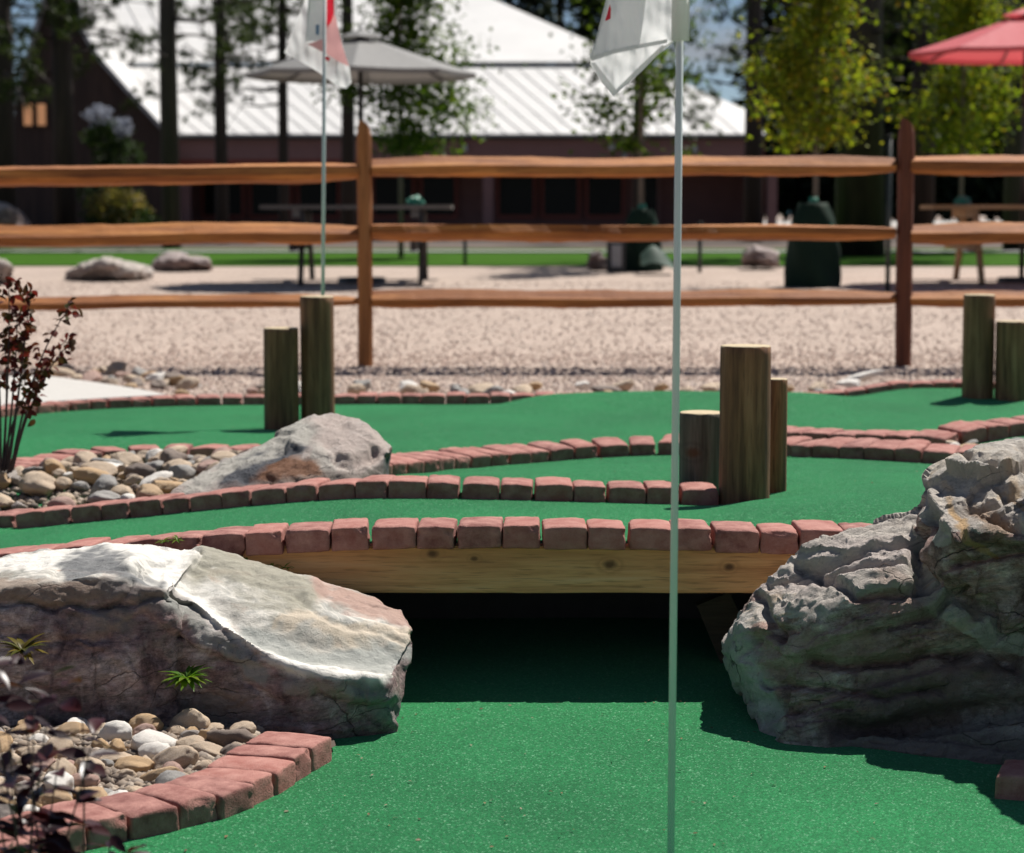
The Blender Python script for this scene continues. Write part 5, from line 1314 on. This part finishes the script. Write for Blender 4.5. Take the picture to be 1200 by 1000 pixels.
# back of the wing is kept under the main roof
bpart('gable_wall', vs, [tuple(range(k))[::-1], tuple(range(k, 2 * k))] + [(i, (i + 1) % k, (i + 1) % k + k, i + k) for i in range(k)], None, mats=[M['plank'], M['roof']], midx=[0, 0] + [1 if i < 10 else 0 for i in range(k)])
tr_ = MB(); rk = [P(px, py, 57.1) for px, py in ((192, 152), (150, 107), (114, 66), (98, 38), (89, -2), (72, -74), (52, -2), (40, 43), (28, 90), (16, 124))]
for a, b in zip(rk, rk[1:]): tr_.bar(a, b, .25, .10)
tr_.v = [v - bbase for v in tr_.v]; tr_.build('rake_trim', mat_plain('rake_trim', (.34, .34, .35), .6), bld)
def emis(name, c, s):
    m, nt, b = new_mat(name); b.inputs['Base Color'].default_value = (*c, 1); b.inputs['Emission Color'].default_value = (*c, 1); b.inputs['Emission Strength'].default_value = s; return m
M['lit'] = emis('lit_window', (.75, .36, .17), .28)
for x0 in (28, 44):
    wd = wbox('window', x0 - 2, x0 + 11, 119, 150, 57.12, .07, M['plank']); a, b = P(x0, 147, 57.08), P(x0 + 9, 122, 57.08); mm = MB().box((a.x, 57.08, a.z), (b.x, 57.11, b.z)); mesh_obj('pane', [v - bbase for v in mm.v], mm.f, M['lit'], wd)

# flowering shrubs before the gabled wing and the round bush
M['blossom'] = mat_leaf('blossom', [(.26, .29, .36), (.40, .42, .47), (.22, .25, .32)], .3, .6, (1, 1, 1))
M['bush_leaf'] = mat_leaf('bush_leaf', [(.10, .10, .03), (.17, .14, .05), (.22, .15, .07), (.07, .09, .02)], .35, .6)
M['bush_dark'] = mat_leaf('bush_dark', [(.02, .04, .012), (.035, .06, .018)], .2, .6)
def clump(mb, c, rad, n, ls, seed):
    r_ = random.Random(seed)
    for i in range(n):
        d = Vector((r_.gauss(0, 1), r_.gauss(0, 1), r_.gauss(0, 1))).normalized() * r_.uniform(.3, 1) ** .5; p = c + Vector((d.x * rad[0], d.y * rad[1], d.z * rad[2])) * (1 + .3 * noise.noise(d * 2.1 + c))
        e = Vector((r_.gauss(0, 1), r_.gauss(0, 1), r_.gauss(0, 1))).normalized(); s = e.cross(Vector((r_.gauss(0, 1), r_.gauss(0, 1), 1))).normalized(); l_ = ls * r_.uniform(.6, 1.2)
        mb.add([p, p + e * l_ * .5 + s * l_ * .4, p + e * l_, p + e * l_ * .5 - s * l_ * .4], [(0, 1, 2, 3)])
b = P(132, 280, 50); b.z = gz(50)
fsb = tag(empty('flowering_shrub', b), 'tall dark shrub with two pale flower heads against the gabled wing', 'shrub')
m1 = MB()
clump(m1, P(115, 135, 50) - b, (.30, .3, .22), 260, .09, 1); clump(m1, P(144, 149, 50) - b, (.22, .22, .22), 200, .09, 2); m1.build('blossom', M['blossom'], fsb)
m2 = MB(); 
for i, (px, py, r_) in enumerate(((125, 160, .5), (140, 185, .6), (120, 215, .7), (135, 245, .7))): clump(m2, P(px, py, 50.2) - b, (r_, r_ * .7, r_ * .7), 500, .12, 10 + i)
m2.build('foliage', M['bush_dark'], fsb)
m3 = MB().tube([(0, 0, 0), P(128, 200, 50.1) - b, P(118, 140, 50.05) - b], [.05, .035, .015], 6); m3.tube([(0.02, 0, 0), P(136, 210, 50.1) - b, P(144, 152, 50.05) - b], [.04, .03, .012], 6); m3.build('stem', M['bark'], fsb)
b = P(138, 280, 38); b.z = gz(38)
bu = tag(empty('round_bush', b), 'round bronze tinged bush between two rails before the dark wing', 'bush')
m1 = MB(); clump(m1, P(138, 243, 38) - b, (.52, .45, .34), 1500, .07, 3); m1.build('foliage', M['bush_leaf'], bu)
m2 = MB(); clump(m2, P(146, 262, 38) - b, (.62, .5, .32), 1200, .08, 4); m2.build('lower_foliage', M['bush_dark'], bu)
